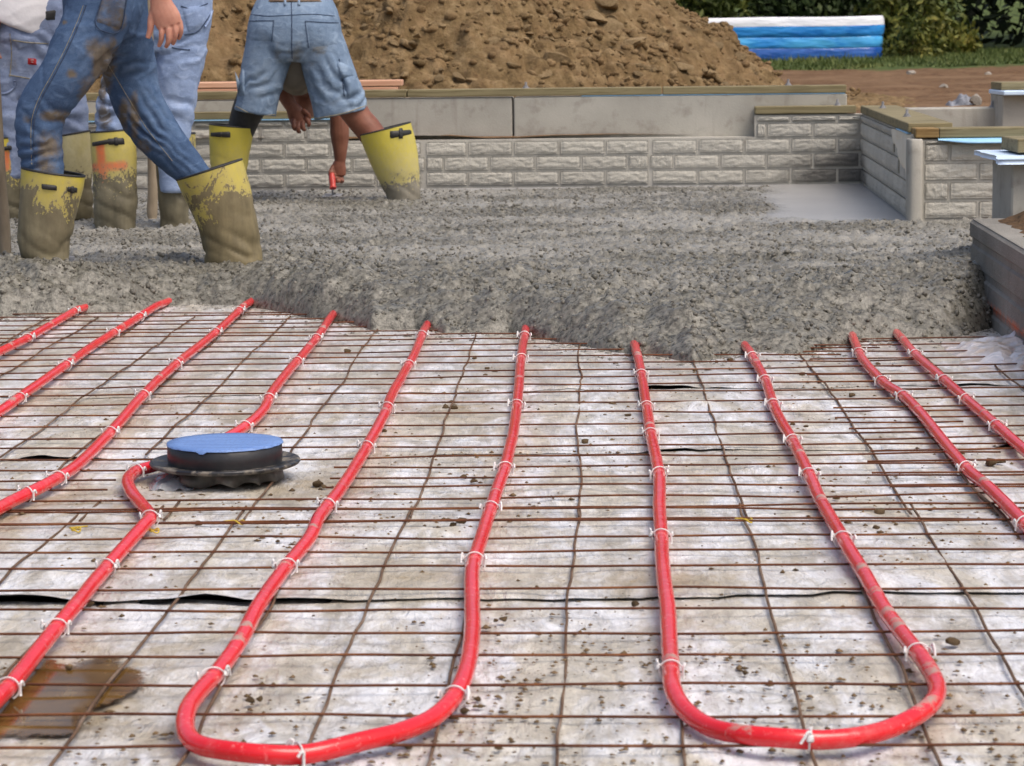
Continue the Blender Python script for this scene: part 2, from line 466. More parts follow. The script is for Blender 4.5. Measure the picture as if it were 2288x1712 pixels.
def shrub(name, centre, R, nl, size, mat, label, seed, group=None):
    r = np.random.default_rng(seed); cx, cy = centre; z0 = float(yard_h(np.array(cx), np.array(cy)))
    root = empty(name, (cx, cy, z0), label, 'shrub', group)
    nb = 26; u = r.normal(size=(nb, 3)); u[:, 2] = np.abs(u[:, 2]); u /= np.linalg.norm(u, axis=1)[:, None]
    B = u * np.array(R) * r.uniform(.35, .95, (nb, 1)); k = r.integers(0, nb, nl)
    q = r.normal(size=(nl, 3)); q /= np.linalg.norm(q, axis=1)[:, None]
    C = B[k] + q * (np.array(R) * .30) * r.random((nl, 1)) ** .4
    C[:, 2] = np.abs(C[:, 2]); C += np.array([cx, cy, z0])
    V, F = leaves(C, r.uniform(.6, 1.25, nl) * size, seed)
    mesh_obj('foliage', V, F, mat, root, smooth=False)
    tubes = []
    for i in range(9):
        e = B[i]; pth = np.array([[0, 0, -.05], [e[0] * .3, e[1] * .3, e[2] * .5], [e[0], e[1], e[2]]]) + np.array([cx, cy, z0])
        tubes.append(tube(catmull(pth, 4), np.linspace(.03, .008, 9), 5))
    V, F = join(*tubes); mesh_obj('stems', V, F, M_bark, root)
    return root
M_bark = simple('bark', (.05, .035, .022), (.12, .09, .06), 20, .9, .6, 30, .01)
l1 = leaf_mat('shrub_leaf_olive', [(.02, .032, .008), (.06, .08, .016), (.15, .15, .03)])
l2 = leaf_mat('shrub_leaf_yellowing', [(.025, .04, .008), (.085, .10, .018), (.24, .20, .035)])
l3 = leaf_mat('shrub_leaf_deep', [(.01, .02, .006), (.03, .05, .012), (.07, .09, .02)])
shrub('shrub', (3.2, 48), (1.7, 1.3, 2.3), 5200, .10, l1, 'olive green shrub behind the left end of the paddling pool', 301, 'shrubs along the lawn')
shrub('shrub', (5.6, 48.5), (1.7, 1.3, 2.5), 5200, .10, l3, 'deep green shrub behind the middle of the paddling pool', 302, 'shrubs along the lawn')
shrub('shrub', (7.3, 47.2), (1.2, 1.1, 2.1), 4200, .09, l2, 'yellowing shrub behind the right end of the paddling pool', 303, 'shrubs along the lawn')
shrub('weed_clump', (6.55, 42.6), (.55, .5, .75), 1500, .06, l2, 'low yellow green weeds beside the right end of the paddling pool', 304)
# the wood: one dark mass, with an unseen canopy added overhead to shade it
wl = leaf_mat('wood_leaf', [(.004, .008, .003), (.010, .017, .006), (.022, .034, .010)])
n = 60000
wx = RNG.uniform(-14, 30, n); wy = RNG.uniform(54, 66, n); wz = RNG.random(n) ** .8 * 7.5
lump = fbm(np.stack([wx * .35, wy * .35, wz * .5], -1), 91, 3)
front = 56.5 + 2.2 * fbm(xyz(wx * .3, wz * .5), 93, 2) - 2.2 * sstep(2.2, 4.5, wz)
keep = (wy > front) & (lump > -.35)
C = np.stack([wx, wy, wz + GZ], -1)[keep]
C2 = np.stack([RNG.uniform(-14, 30, 9000), RNG.uniform(50, 60, 9000), RNG.uniform(3.4, 6.5, 9000)], -1)  # added canopy leaves above the view, there to darken the wood below
C = np.vstack([C, C2])
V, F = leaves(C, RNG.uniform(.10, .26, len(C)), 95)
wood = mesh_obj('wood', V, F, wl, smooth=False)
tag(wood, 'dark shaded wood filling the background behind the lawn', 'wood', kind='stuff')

# ================================================================== FOUNDATION WALLS
conc_z = .10                                               # top of the fresh slab
def concrete_mat(name, c1, c2, stain=(.13, .10, .075), bump=.25, orange=None, seed=0, streak=True, rough=.85):
    m, t, bs = nodes_of(name); b = NB(t)
    v = b.mapping((1, 1, 1), (seed * 3.1, seed * 1.7, seed))
    n1 = b.noise(2.2, 6, .62, v); n2 = b.noise(11, 5, .6, v); fine = b.noise(120, 3, .6, v)
    c = b.ramp(n1, [(.3, c1), (.72, c2)])
    c = b.mix(b.math('MULTIPLY', b.grey(n2, .55, .75), .45), c, stain)
    if streak:
        vs = b.mapping((14, 14, 1.2), (seed, 0, 0)); c = b.mix(b.math('MULTIPLY', b.grey(b.noise(1.0, 4, .6, vs), .58, .75), .35), c, stain)
    pits = b.voro(55, v); c = b.mix(b.math('MULTIPLY', b.ramp(pits, [(.0, (1, 1, 1)), (.09, (0, 0, 0))]), .6), c, (.06, .05, .045))
    if orange:
        z = b.sep()[2]; k = b.math('ABSOLUTE', b.math('SUBTRACT', z, orange))
        f = b.math('SUBTRACT', 1.0, b.math('MULTIPLY', k, 1 / .022), True)
        f = b.math('MULTIPLY', f, b.grey(b.noise(18, 4, .7, v), .38, .60))
        c = b.mix(f, c, (.75, .17, .06))
    finish(t, bs, b, c, rough, b.bump(b.math('ADD', fine, b.math('MULTIPLY', n2, .8)), bump, .006), .3)
    return m
M_smooth = concrete_mat('formed_concrete', (.31, .295, .255), (.46, .44, .385), seed=1)
M_mortar = concrete_mat('joint_concrete', (.42, .40, .345), (.53, .505, .445), seed=2)
M_block = concrete_mat('block_concrete', (.17, .16, .138), (.32, .30, .262), (.10, .085, .065), seed=3, orange=.165, bump=1.0)
M_pale = concrete_mat('broken_pale_concrete', (.68, .62, .50), (.82, .76, .64), (.50, .42, .32), .8, seed=4, streak=False)
def brick_mat():
    m, t, bs = nodes_of('cast_brick_concrete'); b = NB(t)
    n1 = b.noise(5, 5, .6); c = b.ramp(n1, [(.3, (.42, .40, .345)), (.7, (.56, .535, .465))])
    k = b.math('ADD', b.math('MULTIPLY', b.rand(), .16), .90); c = b.mix(1.0, c, k, 'MULTIPLY')
    vs = b.mapping((9, 9, 34)); rg = b.noise(1, 5, .65, vs)
    c = b.mix(b.math('MULTIPLY', b.grey(rg, .56, .72), .30), c, (.15, .13, .105))
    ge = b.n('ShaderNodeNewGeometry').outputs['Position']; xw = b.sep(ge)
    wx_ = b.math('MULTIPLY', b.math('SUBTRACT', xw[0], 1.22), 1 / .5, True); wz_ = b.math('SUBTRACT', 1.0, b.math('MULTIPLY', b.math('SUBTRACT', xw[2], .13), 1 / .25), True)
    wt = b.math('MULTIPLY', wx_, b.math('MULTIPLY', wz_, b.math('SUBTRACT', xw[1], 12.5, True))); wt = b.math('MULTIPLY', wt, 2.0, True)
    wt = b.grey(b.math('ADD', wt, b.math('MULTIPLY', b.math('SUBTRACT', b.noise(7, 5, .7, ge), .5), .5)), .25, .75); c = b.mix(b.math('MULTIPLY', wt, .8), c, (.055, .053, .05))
    finish(t, bs, b, c, .85, b.bump(b.math('ADD', rg, b.math('MULTIPLY', b.noise(90, 3), .4)), .9, .010), .3)
    return m
M_brick = brick_mat()
def timber_mat(name, c1, c2, knot=(.07, .055, .025)):
    m, t, bs = nodes_of(name); b = NB(t)
    v = b.mapping((.9, 9, 26)); n = b.noise(1.6, 5, .6, v, 1.2)
    c = b.ramp(n, [(.28, c1), (.5, c2), (.62, c1), (.75, c2)])
    big = b.noise(2.1, 3, .5); c = b.mix(b.math('MULTIPLY', b.grey(big, .52, .72), .55), c, knot)
    finish(t, bs, b, c, .75, b.bump(n, .3, .003), .3)
    return m
M_treated = timber_mat('treated_timber', (.145, .118, .058), (.255, .215, .118))
M_endgrain = timber_mat('timber_end', (.17, .10, .035), (.30, .20, .08))
M_cedar = timber_mat('cedar_board', (.52, .27, .17), (.66, .40, .27), (.42, .2, .11))
def foam_mat(name, c):
    m, t, bs = nodes_of(name); b = NB(t)
    cc = b.mix(b.grey(b.noise(7, 4), .3, .8), c, tuple(min(1, q * 1.25) for q in c))
    finish(t, bs, b, cc, .45, b.bump(b.noise(60, 3), .2, .003), .4); return m
M_foam = foam_mat('blue_sill_foam', (.30, .55, .78)); M_foam2 = foam_mat('pale_sill_foam', (.55, .68, .88))
M_steel = simple('galvanised_bolt', (.18, .18, .19), (.38, .38, .40), 60, .45, .2, 200, .001, .6)

Bc = G(1926, 408, conc_z)                                  # inner corner, back wall / return wall
Bl = G(700, 419, conc_z)
e_w = (Bl - Bc); e_w[2] = 0; e_w /= np.linalg.norm(e_w)    # leftwards along the back wall
n_w = np.array([e_w[1], -e_w[0], 0.]);  n_w = n_w if n_w[1] < 0 else -n_w    # towards the viewer
def on_wall(px, py, O=None, e=None, n=None):
    O = Bc if O is None else O; n = n_w if n is None else n; e = e_w if e is None else e
    d = ray(px, py); t = ((O - EYE) @ n) / (d @ n); p = EYE + d * t
    return float((p - O) @ e), float(p[2])
COURSE = .0772
def brick_variant(seed, L=.234, H=COURSE, gap=.013, relief=.0048):
    """split-face brick: grid front, sides going back; local x along, z up, -y outward"""
    nu, nv = 27, 11
    u = np.linspace(-1, 1, nu); v = np.linspace(-1, 1, nv)
    U, W = np.meshgrid(u, v, indexing='ij')
    hx, hz = (L - gap) / 2, (H - gap) / 2
    e = np.minimum(1 - np.abs(U), .12) / .12 * np.minimum(1 - np.abs(W), .3) / .3
    wq = .5 * fbm(xyz(U * 2.5 + seed, W * 1.5), seed + 3, 2); rel = .55 * np.sin((W * 2.6 + wq * 3.2) * math.pi) * (.6 + .6 * fbm(xyz(U * 4 + seed, W * 2), seed + 5, 2)) + .8 * fbm(xyz(U * 5 + seed * 7, W * 4.2 + seed), seed, 3)
    dep = .0055 + np.clip(e, 0, 1) * (.006 + relief * rel)
    V = [np.stack([U * hx, -dep, W * hz], -1).reshape(-1, 3)]
    F = [tuple(q) for q in grid_faces(nu, nv)]
    rim = [i * nv for i in range(nu)] + [(nu - 1) * nv + j for j in range(1, nv)] + [i * nv + nv - 1 for i in range(nu - 2, -1, -1)] + [j for j in range(nv - 2, 0, -1)]
    B = V[0][rim].copy(); B[:, 1] = .012; o = nu * nv; V.append(B)
    for k in range(len(rim)):
        k2 = (k + 1) % len(rim); F.append((rim[k2], rim[k], o + k, o + k2))
    return np.vstack(V), F
BV = [brick_variant(400 + k) for k in range(7)]
def brick_mesh(k, wet):
    V, F = BV[k]; me = shared_mesh('brick', V, F, M_brick, True)
    at = me.attributes.new('wet', 'FLOAT', 'POINT'); at.data.foreach_set('value', np.full(len(V), wet, np.float32)); return me
_bm = {}
def bmesh_for(k, wet):
    w = round(wet * 5) / 5
    if (k, w) not in _bm: _bm[(k, w)] = brick_mesh(k, w)
    return _bm[(k, w)]
def lay_bricks(root, O, e, n, courses, wetf=None, z0=conc_z):
    """courses: list of (z_lo, z_hi, joints list along s)"""
    ang = math.atan2(e[1], e[0]);
    # brick local +x along e, -y along n
    flip = np.cross(np.array([0, 0, 1.]), e) @ n > 0      # z x e = +y local; want -n
    if flip: e2 = -e; ang = math.atan2(e2[1], e2[0])
    c = 0
    for zl, zh, js in courses:
        for a, b_ in zip(js[:-1], js[1:]):
            L = b_ - a
            if L < .03: continue
            mid = O + e * (a + b_) / 2 + np.array([0, 0, (zl + zh) / 2 - O[2]])
            wet = 0 if wetf is None else float(wetf((a + b_) / 2, (zl + zh) / 2))
            o = place('brick', bmesh_for((c * 5 + int(zl * 100)) % 7, wet), mid, ((L - .013) / (.234 - .013), 1, (zh - zl - .013) / (COURSE - .013)), (0, 0, ang), root)
            c += 1
def slab_box(s0, s1, z0, z1, d0, d1, O, e, n, bev=0.004):
    """box on a wall: s along, z up, d = distance in front (+) / behind (-) of the face"""
    c = O + e * (s0 + s1) / 2 + n * (d0 + d1) / 2; c = np.array([c[0], c[1], (z0 + z1) / 2])
    return box(c, e * (s1 - s0) / 2, n * (d1 - d0) / 2, (0, 0, (z1 - z0) / 2), bev)
def bolt(root, base, h=.032):
    V, F = join(tube(np.array([base, base + [0, 0, h]]), .006, 8, (1, 0, 0)), tube(np.array([base + [0, 0, .004], base + [0, 0, .013]]), .012, 6, (1, 0, 0)),
                tube(np.array([base + [0, 0, 0], base + [0, 0, .004]]), .018, 12, (1, 0, 0)))
    mesh_obj('anchor_bolt', V, F, M_steel, root, smooth=False)

# ---- back wall: cast-brick face in front, tall plain wall behind
s_lo, s_hi = on_wall(760, 300)[0], on_wall(1686, 300)[0]   # opening where only three courses stand
s_left = 10.5
tall_top, brick_top = .546, .446
tw = empty('foundation_wall', Bc + e_w * 2 + np.array([0, 0, -.1]), 'tall plain grey concrete wall behind the dirt side of the slab, treated timber along its top', 'wall')
s_seam = on_wall(1144, 260)[0]; s_end = on_wall(1896, 220)[0]
back = -.10
for a, b_ in ((s_end, s_seam - .004), (s_seam + .004, 2.9), (2.908, s_left)):
    V, F = slab_box(a, b_, -.1, tall_top, back - .2, back - (.004 if a == s_seam + .004 else 0), Bc, e_w, n_w, .006)
    mesh_obj('concrete_panel', V, F, M_smooth, tw, smooth=False)
sp = [s_end, on_wall(1480, 210)[0], on_wall(905, 210)[0], s_left]
for a, b_ in zip(sp[:-1], sp[1:]):
    V, F = slab_box(a + .003, b_ - .003, tall_top + .006, tall_top + .044, back - .13, back + .004, Bc, e_w, n_w, .003)
    mesh_obj('sill_plate', V, F, M_treated, tw, smooth=False)
V, F = slab_box(s_end + .01, s_end + 1.35, tall_top + .0005, tall_top + .0055, back - .135, back - .002, Bc, e_w, n_w, 0)
mesh_obj('sill_foam', V, F, M_foam, tw, smooth=False)
for px in (1172, 1765):
    s = on_wall(px, 200)[0]; bolt(tw, Bc * [1, 1, 0] + e_w * s + n_w * (back - .06) + [0, 0, tall_top + .044])

bw = empty('brick_faced_wall', Bc + e_w * 1.5 + np.array([0, 0, -.1]), 'grey cast brick pattern wall along the far edge of the wet concrete', 'wall')
for a, b_, top in ((-.02, s_hi, brick_top), (s_hi, s_lo, conc_z + 3 * COURSE + .004), (s_lo, s_left, brick_top)):
    V, F = slab_box(a, b_, -.1, top, back + .002, 0, Bc, e_w, n_w, 0)
    mesh_obj('joint_backing', V, F, M_mortar, bw, smooth=False)
ref = on_wall(1560, 400)[0]; ref2 = on_wall(1506, 360)[0]; BL = .2345
seams = [on_wall(951, 350)[0], on_wall(1451, 350)[0]]
def joints(ref, lo, hi, extra=()):
    k0 = math.ceil((lo - ref) / BL); js = [lo] + [ref + BL * k for k in range(k0, k0 + 60) if ref + BL * k < hi] + [hi]
    return sorted(js + [q for q in extra if lo < q < hi])
crs = []
for r in range(5):
    zl = conc_z + r * COURSE; zh = min(zl + COURSE, brick_top - .002); rf = ref if r % 2 == 0 else ref2
    if r < 3: crs.append((zl, zh, joints(rf, 0.0, s_left, seams)))
    else: crs.append((zl, zh, joints(rf, 0.0, s_hi - .008))); crs.append((zl, zh, joints(rf, s_lo, s_left)))
def wet_corner(s, z):
    k = .95 * (1 - sstep(.06, .75, s)) * (1 - sstep(.20, .40, z)) ; return max(k, 0)
lay_bricks(bw, Bc, e_w, n_w, crs, wet_corner)
for a, b_ in ((0.03, s_hi), (s_lo, s_lo + 1.9), (s_lo + 1.906, s_left)):
    V, F = slab_box(a + .002, b_ - .002, brick_top + .005, brick_top + .043, -.095, .012, Bc, e_w, n_w, .003)
    mesh_obj('sill_plate', V, F, M_treated, bw, smooth=False)
V, F = slab_box(s_lo, s_left, brick_top, brick_top + .0045, -.095, .022, Bc, e_w, n_w, 0)
mesh_obj('sill_foam', V, F, M_foam, bw, smooth=False)
for px in (1872,):
    s = on_wall(px, 235)[0]; bolt(bw, Bc * [1, 1, 0] + e_w * s + n_w * -.03 + [0, 0, brick_top + .043])

# ---- return wall running towards the viewer
Rp = G(2040, 494, conc_z)
e_r = Rp - Bc; e_r[2] = 0; L_r = np.linalg.norm(e_r); e_r /= L_r
n_r = np.array([-1., 0, 0]); n_r = n_r - (n_r @ e_r) * e_r; n_r /= np.linalg.norm(n_r)
rw = empty('return_wall', Bc + e_r * 1.2 + np.array([0.1, 0, -.1]), 'short grey cast brick wall jutting from the corner towards the viewer, pale broken patch', 'wall')
V, F = slab_box(-.10, L_r - .06, -.1, brick_top, -.20, 0, Bc, e_r, n_r, 0); mesh_obj('joint_backing', V, F, M_mortar, rw, smooth=False)
crs = []
for r in range(5):
    zl = conc_z + r * COURSE; zh = min(zl + COURSE, brick_top - .002)
    hi = L_r - .10 if r < 2 else L_r - (.86 if r == 4 else .84 if r == 3 else .60)
    crs.append((zl, zh, joints(.11 + (.117 if r % 2 else 0), .02, hi)))
lay_bricks(rw, Bc, e_r, n_r, crs, lambda s, z: .55 * (1 - sstep(.0, .9, s)) * (1 - sstep(.15, .4, z)) + .12)
# broken-out pale patch near its free end: ragged, slightly raised
a_, z_ = np.linspace(L_r - .86, L_r - .12, 16), np.linspace(.225, brick_top - .004, 12)
A_, Z_ = np.meshgrid(a_, z_, indexing='ij'); tt = (A_ - a_[0]) / (a_[-1] - a_[0])
low = brick_top - .004 - (.09 + .16 * sstep(.2, .95, tt)) * (.85 + .3 * fbm(xyz(A_ * 9, A_ * 0), 61, 3))
Z_ = brick_top - .004 - (brick_top - .004 - Z_) / (brick_top - .229) * (brick_top - .004 - low)
Dp = .004 + .012 * (fbm(xyz(A_ * 20, Z_ * 20), 62, 3) + .6); Dp[0] = -.002; Dp[-1] = -.002; Dp[:, 0] = -.002
Vp = Bc * [1, 1, 0] + A_[..., None] * e_r + Dp[..., None] * n_r + Z_[..., None] * np.array([0, 0, 1.])
mesh_obj('broken_patch', Vp, grid_faces(16, 12), M_pale, rw, smooth=False)
V, F = slab_box(.012, L_r - .14, brick_top + .005, brick_top + .043, -.17, .010, Bc, e_r, n_r, .003); mesh_obj('sill_plate', V, F, M_treated, rw, smooth=False)
V, F = slab_box(L_r - .62, L_r - .15, brick_top, brick_top + .0046, -.18, .016, Bc, e_r, n_r, 0); mesh_obj('sill_foam', V, F, M_foam, rw, smooth=False)
for s in (.5, 1.75): bolt(rw, Bc * [1, 1, 0] + e_r * s + n_r * -.06 + [0, 0, brick_top + .043])
# rounded end post
pc = Bc + e_r * (L_r - .03) + n_r * -.006
a = np.linspace(0, 2 * math.pi, 24, endpoint=False); sq = lambda c: np.sign(c) * np.abs(c) ** .55
ring = np.stack([sq(np.cos(a)) * .030, sq(np.sin(a)) * .06], -1)
zz = np.array([-.1, .1, .25, .38, .425, .43]); sc = np.array([1, 1, 1, 1, .98, .9])
Vp = np.stack([np.stack([pc[0] + ring[:, 0] * k, pc[1] + ring[:, 1] * k, np.full(24, z)], -1) for z, k in zip(zz, sc)])
F = [tuple(q) for q in grid_faces(6, 24, True)] + [tuple(range(5 * 24, 6 * 24))]
mesh_obj('end_post', Vp, F, M_smooth, rw)

# ---- right wall facing the viewer
Qo = np.array([pc[0] + .022, pc[1] - .01, conc_z]); e_q = np.array([1., -.02, 0]); e_q /= np.linalg.norm(e_q); n_q = np.array([-.02, -1., 0]); n_q /= np.linalg.norm(n_q)
qw = empty('brick_faced_wall', Qo + np.array([.6, .1, -.1]), 'grey cast brick wall with blue foam overhanging below its timber, far right', 'wall')
V, F = slab_box(0, 1.5, -.1, brick_top - .02, -.2, 0, Qo, e_q, n_q, 0); mesh_obj('joint_backing', V, F, M_mortar, qw, smooth=False)
crs = []
for r in range(5):
    zl = conc_z + .005 + r * COURSE; zh = min(zl + COURSE, brick_top - .03)
    crs.append((zl, zh, joints(.235 if r % 2 == 0 else .118, .015, 1.5)))
lay_bricks(qw, Qo, e_q, n_q, crs)
V, F = slab_box(.075, 1.5, brick_top - .012, brick_top + .026, -.13, .012, Qo, e_q, n_q, .003); mesh_obj('sill_plate', V, F, M_treated, qw, smooth=False)
V, F = slab_box(-.02, .0735, brick_top - .012, brick_top + .026, -.13, .012, Qo, e_q, n_q, .003); mesh_obj('sill_plate', V, F, M_endgrain, qw, smooth=False)
s_ = np.linspace(.07, 1.5, 40); prof = np.array([[-.1, 0], [.0, 0], [.045, -.006], [.07, -.016], [.068, -.021], [.04, -.012], [0, -.005], [-.1, -.005]])
Vf = []
for s in s_:
    k = sstep(.05, .2, s); 
    for (d, z) in prof:
        d2 = d if d <= 0 else d * (.25 + .75 * k); q = Qo + e_q * s + n_q * d2
        Vf.append([q[0], q[1], brick_top - .0135 + z * (.4 + .6 * k)])
F = [tuple(q) for q in grid_faces(40, 8, True)]; F.append(tuple(range(8)))
mesh_obj('sill_foam', Vf, F, M_foam, qw)

# ---- low wall and step behind the right wall
lw = empty('foundation_wall', (2.35, 13.3, 0), 'low grey concrete wall with a taller foam topped step at the far right edge', 'wall')
a0 = P(2030, 243, 13.2); V, F = box((a0[0] + 1.2, 13.3, .2), (1.2, 0, 0), (0, .1, 0), (0, 0, a0[2] - .2), .005); mesh_obj('concrete_panel', V, F, M_smooth, lw, smooth=False)
a1 = P(2240, 213, 13.0); V, F = box((a1[0] + .8, 13.16, .2), (.8, 0, 0), (0, .16, 0), (0, 0, a1[2] - .2), .005); mesh_obj('concrete_step', V, F, M_smooth, lw, smooth=False)
V, F = box((a1[0] + .8, 13.12, a1[2] + .012), (.81, 0, 0), (0, .2, 0), (0, 0, .011), .004); mesh_obj('sill_foam', V, F, M_foam2, lw, smooth=False)
V, F = box((a1[0] + .8, 13.18, a1[2] + .043), (.80, 0, 0), (0, .14, 0), (0, 0, .019), .003); mesh_obj('sill_plate', V, F, M_treated, lw, smooth=False)
bolt(lw, np.array([P(2216, 250, 13.25)[0], 13.25, a0[2]]))

# ---- near right footing block with form-board bands, earth on top, pier with foam
fb = empty('footing_block', (1.75, 7.6, -.1), 'rough brown grey concrete footing block with plank imprints and an orange paint line', 'wall')
K0 = P(2166, 560, 8.02); e_k = np.array([-.055, -1., 0]); e_k /= np.linalg.norm(e_k); n_k = np.array([-1., .055, 0]); n_k /= np.linalg.norm(n_k)
Ko = np.array([K0[0], K0[1], 0.])
zb = [-.12, -.03, .055, .138, .222, .292]
for i in range(5):
    V, F = slab_box(0 if i % 2 else -.004, 2.6, zb[i] + .0035, zb[i + 1] - .0035, -.55, -.002 * (i % 2), Ko, e_k, n_k, .012)
    mesh_obj('formed_band', V, F, M_block, fb, smooth=False)
V, F = slab_box(.006, 2.59, -.12, .288, -.54, -.008, Ko, e_k, n_k, 0); mesh_obj('core', V, F, M_block, fb, smooth=False)
# loose earth on the block
ex = np.linspace(0, .50, 34); ey = np.linspace(0, 1.4, 70); EX, EY = np.meshgrid(ex, ey, indexing='ij')
hz = .292 + np.minimum(np.minimum(EX, .50 - EX) / .12, 1) * np.minimum(EY / .1, 1) * (.018 + .05 * fbm(xyz(EX * 8, EY * 8), 81, 4) + .05 * sstep(.2, .45, EX)) * sstep(.0, .14, EX - .05 * fbm(xyz(EX * 9, EY * 9), 85, 3)) - .006
Ve = Ko + (EX + .03)[..., None] * -n_k + (EY)[..., None] * e_k + hz[..., None] * np.array([0, 0, 1.]) 
M_soil = simple('dark_soil', (.05, .032, .017), (.17, .10, .05), 22, .95, .9, 60, .02, .2)
hp = mesh_obj('soil_heap', Ve, grid_faces(34, 70)[:, ::-1], M_soil); tag(hp, 'dark crumbly soil lying on top of the footing block', 'soil')
pr_ = empty('pier', (1.75, 8.45, .2), 'square concrete pier under timber and pale foam at the right edge', 'pier')
p0 = P(2260, 420, 8.45)
V, F = box((p0[0] + .28, 8.62, .22), (.28, 0, 0), (0, .17, 0), (0, 0, .225), .006); mesh_obj('shaft', V, F, M_smooth, pr_, smooth=False)
fx = np.linspace(-.055, .58, 22); fy = np.linspace(-.06, .36, 16); FX, FY = np.meshgrid(fx, fy, indexing='ij')
FZ = .462 + .003 * fbm(xyz(FX * 8, FY * 8), 83, 3) - .012 * sstep(.02, -.06, FY); FX = FX + .012 * fbm(xyz(FX * 0, FY * 20), 84, 3) * (FX < -.04)
Vt = np.stack([p0[0] + FX, 8.45 + FY, FZ], -1); Vb = Vt - [0, 0, .016]
F = [tuple(q) for q in grid_faces(22, 16)[:, ::-1]] + [tuple(q + 352) for q in grid_faces(22, 16)]
edge = [i * 16 for i in range(22)] + [21 * 16 + j for j in range(1, 16)] + [i * 16 + 15 for i in range(20, -1, -1)] + [j for j in range(14, 0, -1)]
F += [(edge[k], edge[(k + 1) % len(edge)], edge[(k + 1) % len(edge)] + 352, edge[k] + 352) for k in range(len(edge))]
mesh_obj('sill_foam', np.vstack([Vt.reshape(-1, 3), Vb.reshape(-1, 3)]), F, M_foam2, pr_)
V, F = box((p0[0] + .31, 8.60, .489), (.29, 0, 0), (0, .14, 0), (0, 0, .022), .003); mesh_obj('sill_plate', V, F, M_treated, pr_, smooth=False)

# ================================================================== THE SLAB
# ------------------------------------------------------------------ white plastic sheets
WIRE_ROWS = [1695, 1621, 1551, 1488, 1434.6, 1383, 1336, 1285, 1250, 1218, 1183, 1155]          # near mesh, measured at x = 1154
FAR_ROWS = [1182, 1150, 1128, 1104, 1082, 1058, 1036, 1012, 989, 962, 936, 911, 890, 871, 854, 838, 822, 808, 795, 781, 768, 757]
near_y = [G(1154, y)[1] for y in WIRE_ROWS]; far_y = [G(1200, y)[1] for y in FAR_ROWS]
def sheet_h(x, y):
    p = xyz(x, y)
    h = .0045 * fbm(p * [4.5, 4.5, 1], 201, 4) + .003 * fbm(p * [14, 5, 1] + 4, 203, 3) + .006 * fbm(p * 1.2, 205, 2)
    r = fbm(p * [9, 6, 1] + np.stack([.4 * fbm(p * 3, 7, 2)] * 3, -1), 207, 3)
    h = h + .011 * np.maximum(0, r - .12)                                     # crisp little folds
    return h - .002 * 0
def plastic_mat():
    m, t, bs = nodes_of('white_plastic'); b = NB(t)
    v = b.mapping((1.9, .75, 1)); n1 = b.noise(3.1, 8, .70, v, .7); n2 = b.noise(9, 6, .7, v, .8)
    c = b.ramp(n2, [(.3, (.585, .585, .60)), (.65, (.775, .785, .80))])
    st = b.math('MULTIPLY', b.grey(n1, .44, .56), .85)
    c = b.mix(st, c, b.ramp(n2, [(.35, (.39, .34, .25)), (.65, (.58, .53, .43))]))
    n4 = b.noise(6.5, 7, .74, b.mapping((2.0, .8, 1), (3, 1, 0)), 1.0); c = b.mix(b.math('MULTIPLY', b.grey(n4, .48, .60), .62), c, (.36, .33, .27))
    vs = b.mapping((7, 2.2, 1), (0, 0, 0), (0, 0, .9)); sm = b.noise(1.7, 6, .72, vs, .5)
    c = b.mix(b.math('MULTIPLY', b.grey(sm, .49, .64), .55), c, (.27, .23, .17))
    sp = b.noise(38, 3, .7); c = b.mix(b.math('MULTIPLY', b.grey(sp, .60, .68), .45), c, (.25, .19, .12))
    ex = b.attr('dirt'); c = b.mix(b.math('MULTIPLY', ex, b.grey(b.noise(14, 5, .7), .3, .7)), c, (.30, .225, .12))
    ce = b.attr('slurry'); c = b.mix(b.math('MULTIPLY', ce, b.grey(b.noise(7, 5, .7), .36, .55)), c, (.33, .32, .30))
    vw = b.mapping((11, 7, 1), (0, 0, 0), (0, 0, .5)); wr = b.noise(2, 5, .6, vw, 1.5)
    vf = b.mapping((60, 8, 1)); wf = b.noise(2, 3, .6, vf)
    nb_ = b.bump(b.math('ADD', b.math('ADD', wr, b.math('MULTIPLY', wf, .25)), b.math('MULTIPLY', b.noise(60, 3), .15)), .8, .013)
    finish(t, bs, b, c, b.ramp(n2, [(.3, (.26,) * 3), (.7, (.5,) * 3)]), nb_, .5)
    return m
M_plastic = plastic_mat()
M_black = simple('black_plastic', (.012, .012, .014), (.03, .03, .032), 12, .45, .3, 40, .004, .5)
y_seams = [G(1100, 1342)[1], G(1000, 1020)[1], G(900, 880)[1]]
bounds = [2.3] + y_seams + [8.6]
names = ['white plastic sheet nearest the viewer, under the two pipe bends', 'white plastic sheet in the middle, around the black round drain',
         'narrow white plastic sheet behind the drain, between two lapped seams', 'white plastic sheet running under the edge of the wet concrete']
spots = [(130, 1560, .16, .35), (330, 1480, .16, .12), (700, 1090, .1, .1), (1500, 1300, .2, .12), (380, 905, .3, .25), (1030, 920, .12, .2), (950, 1300, .14, .06), (150, 1150, .2, .3)]
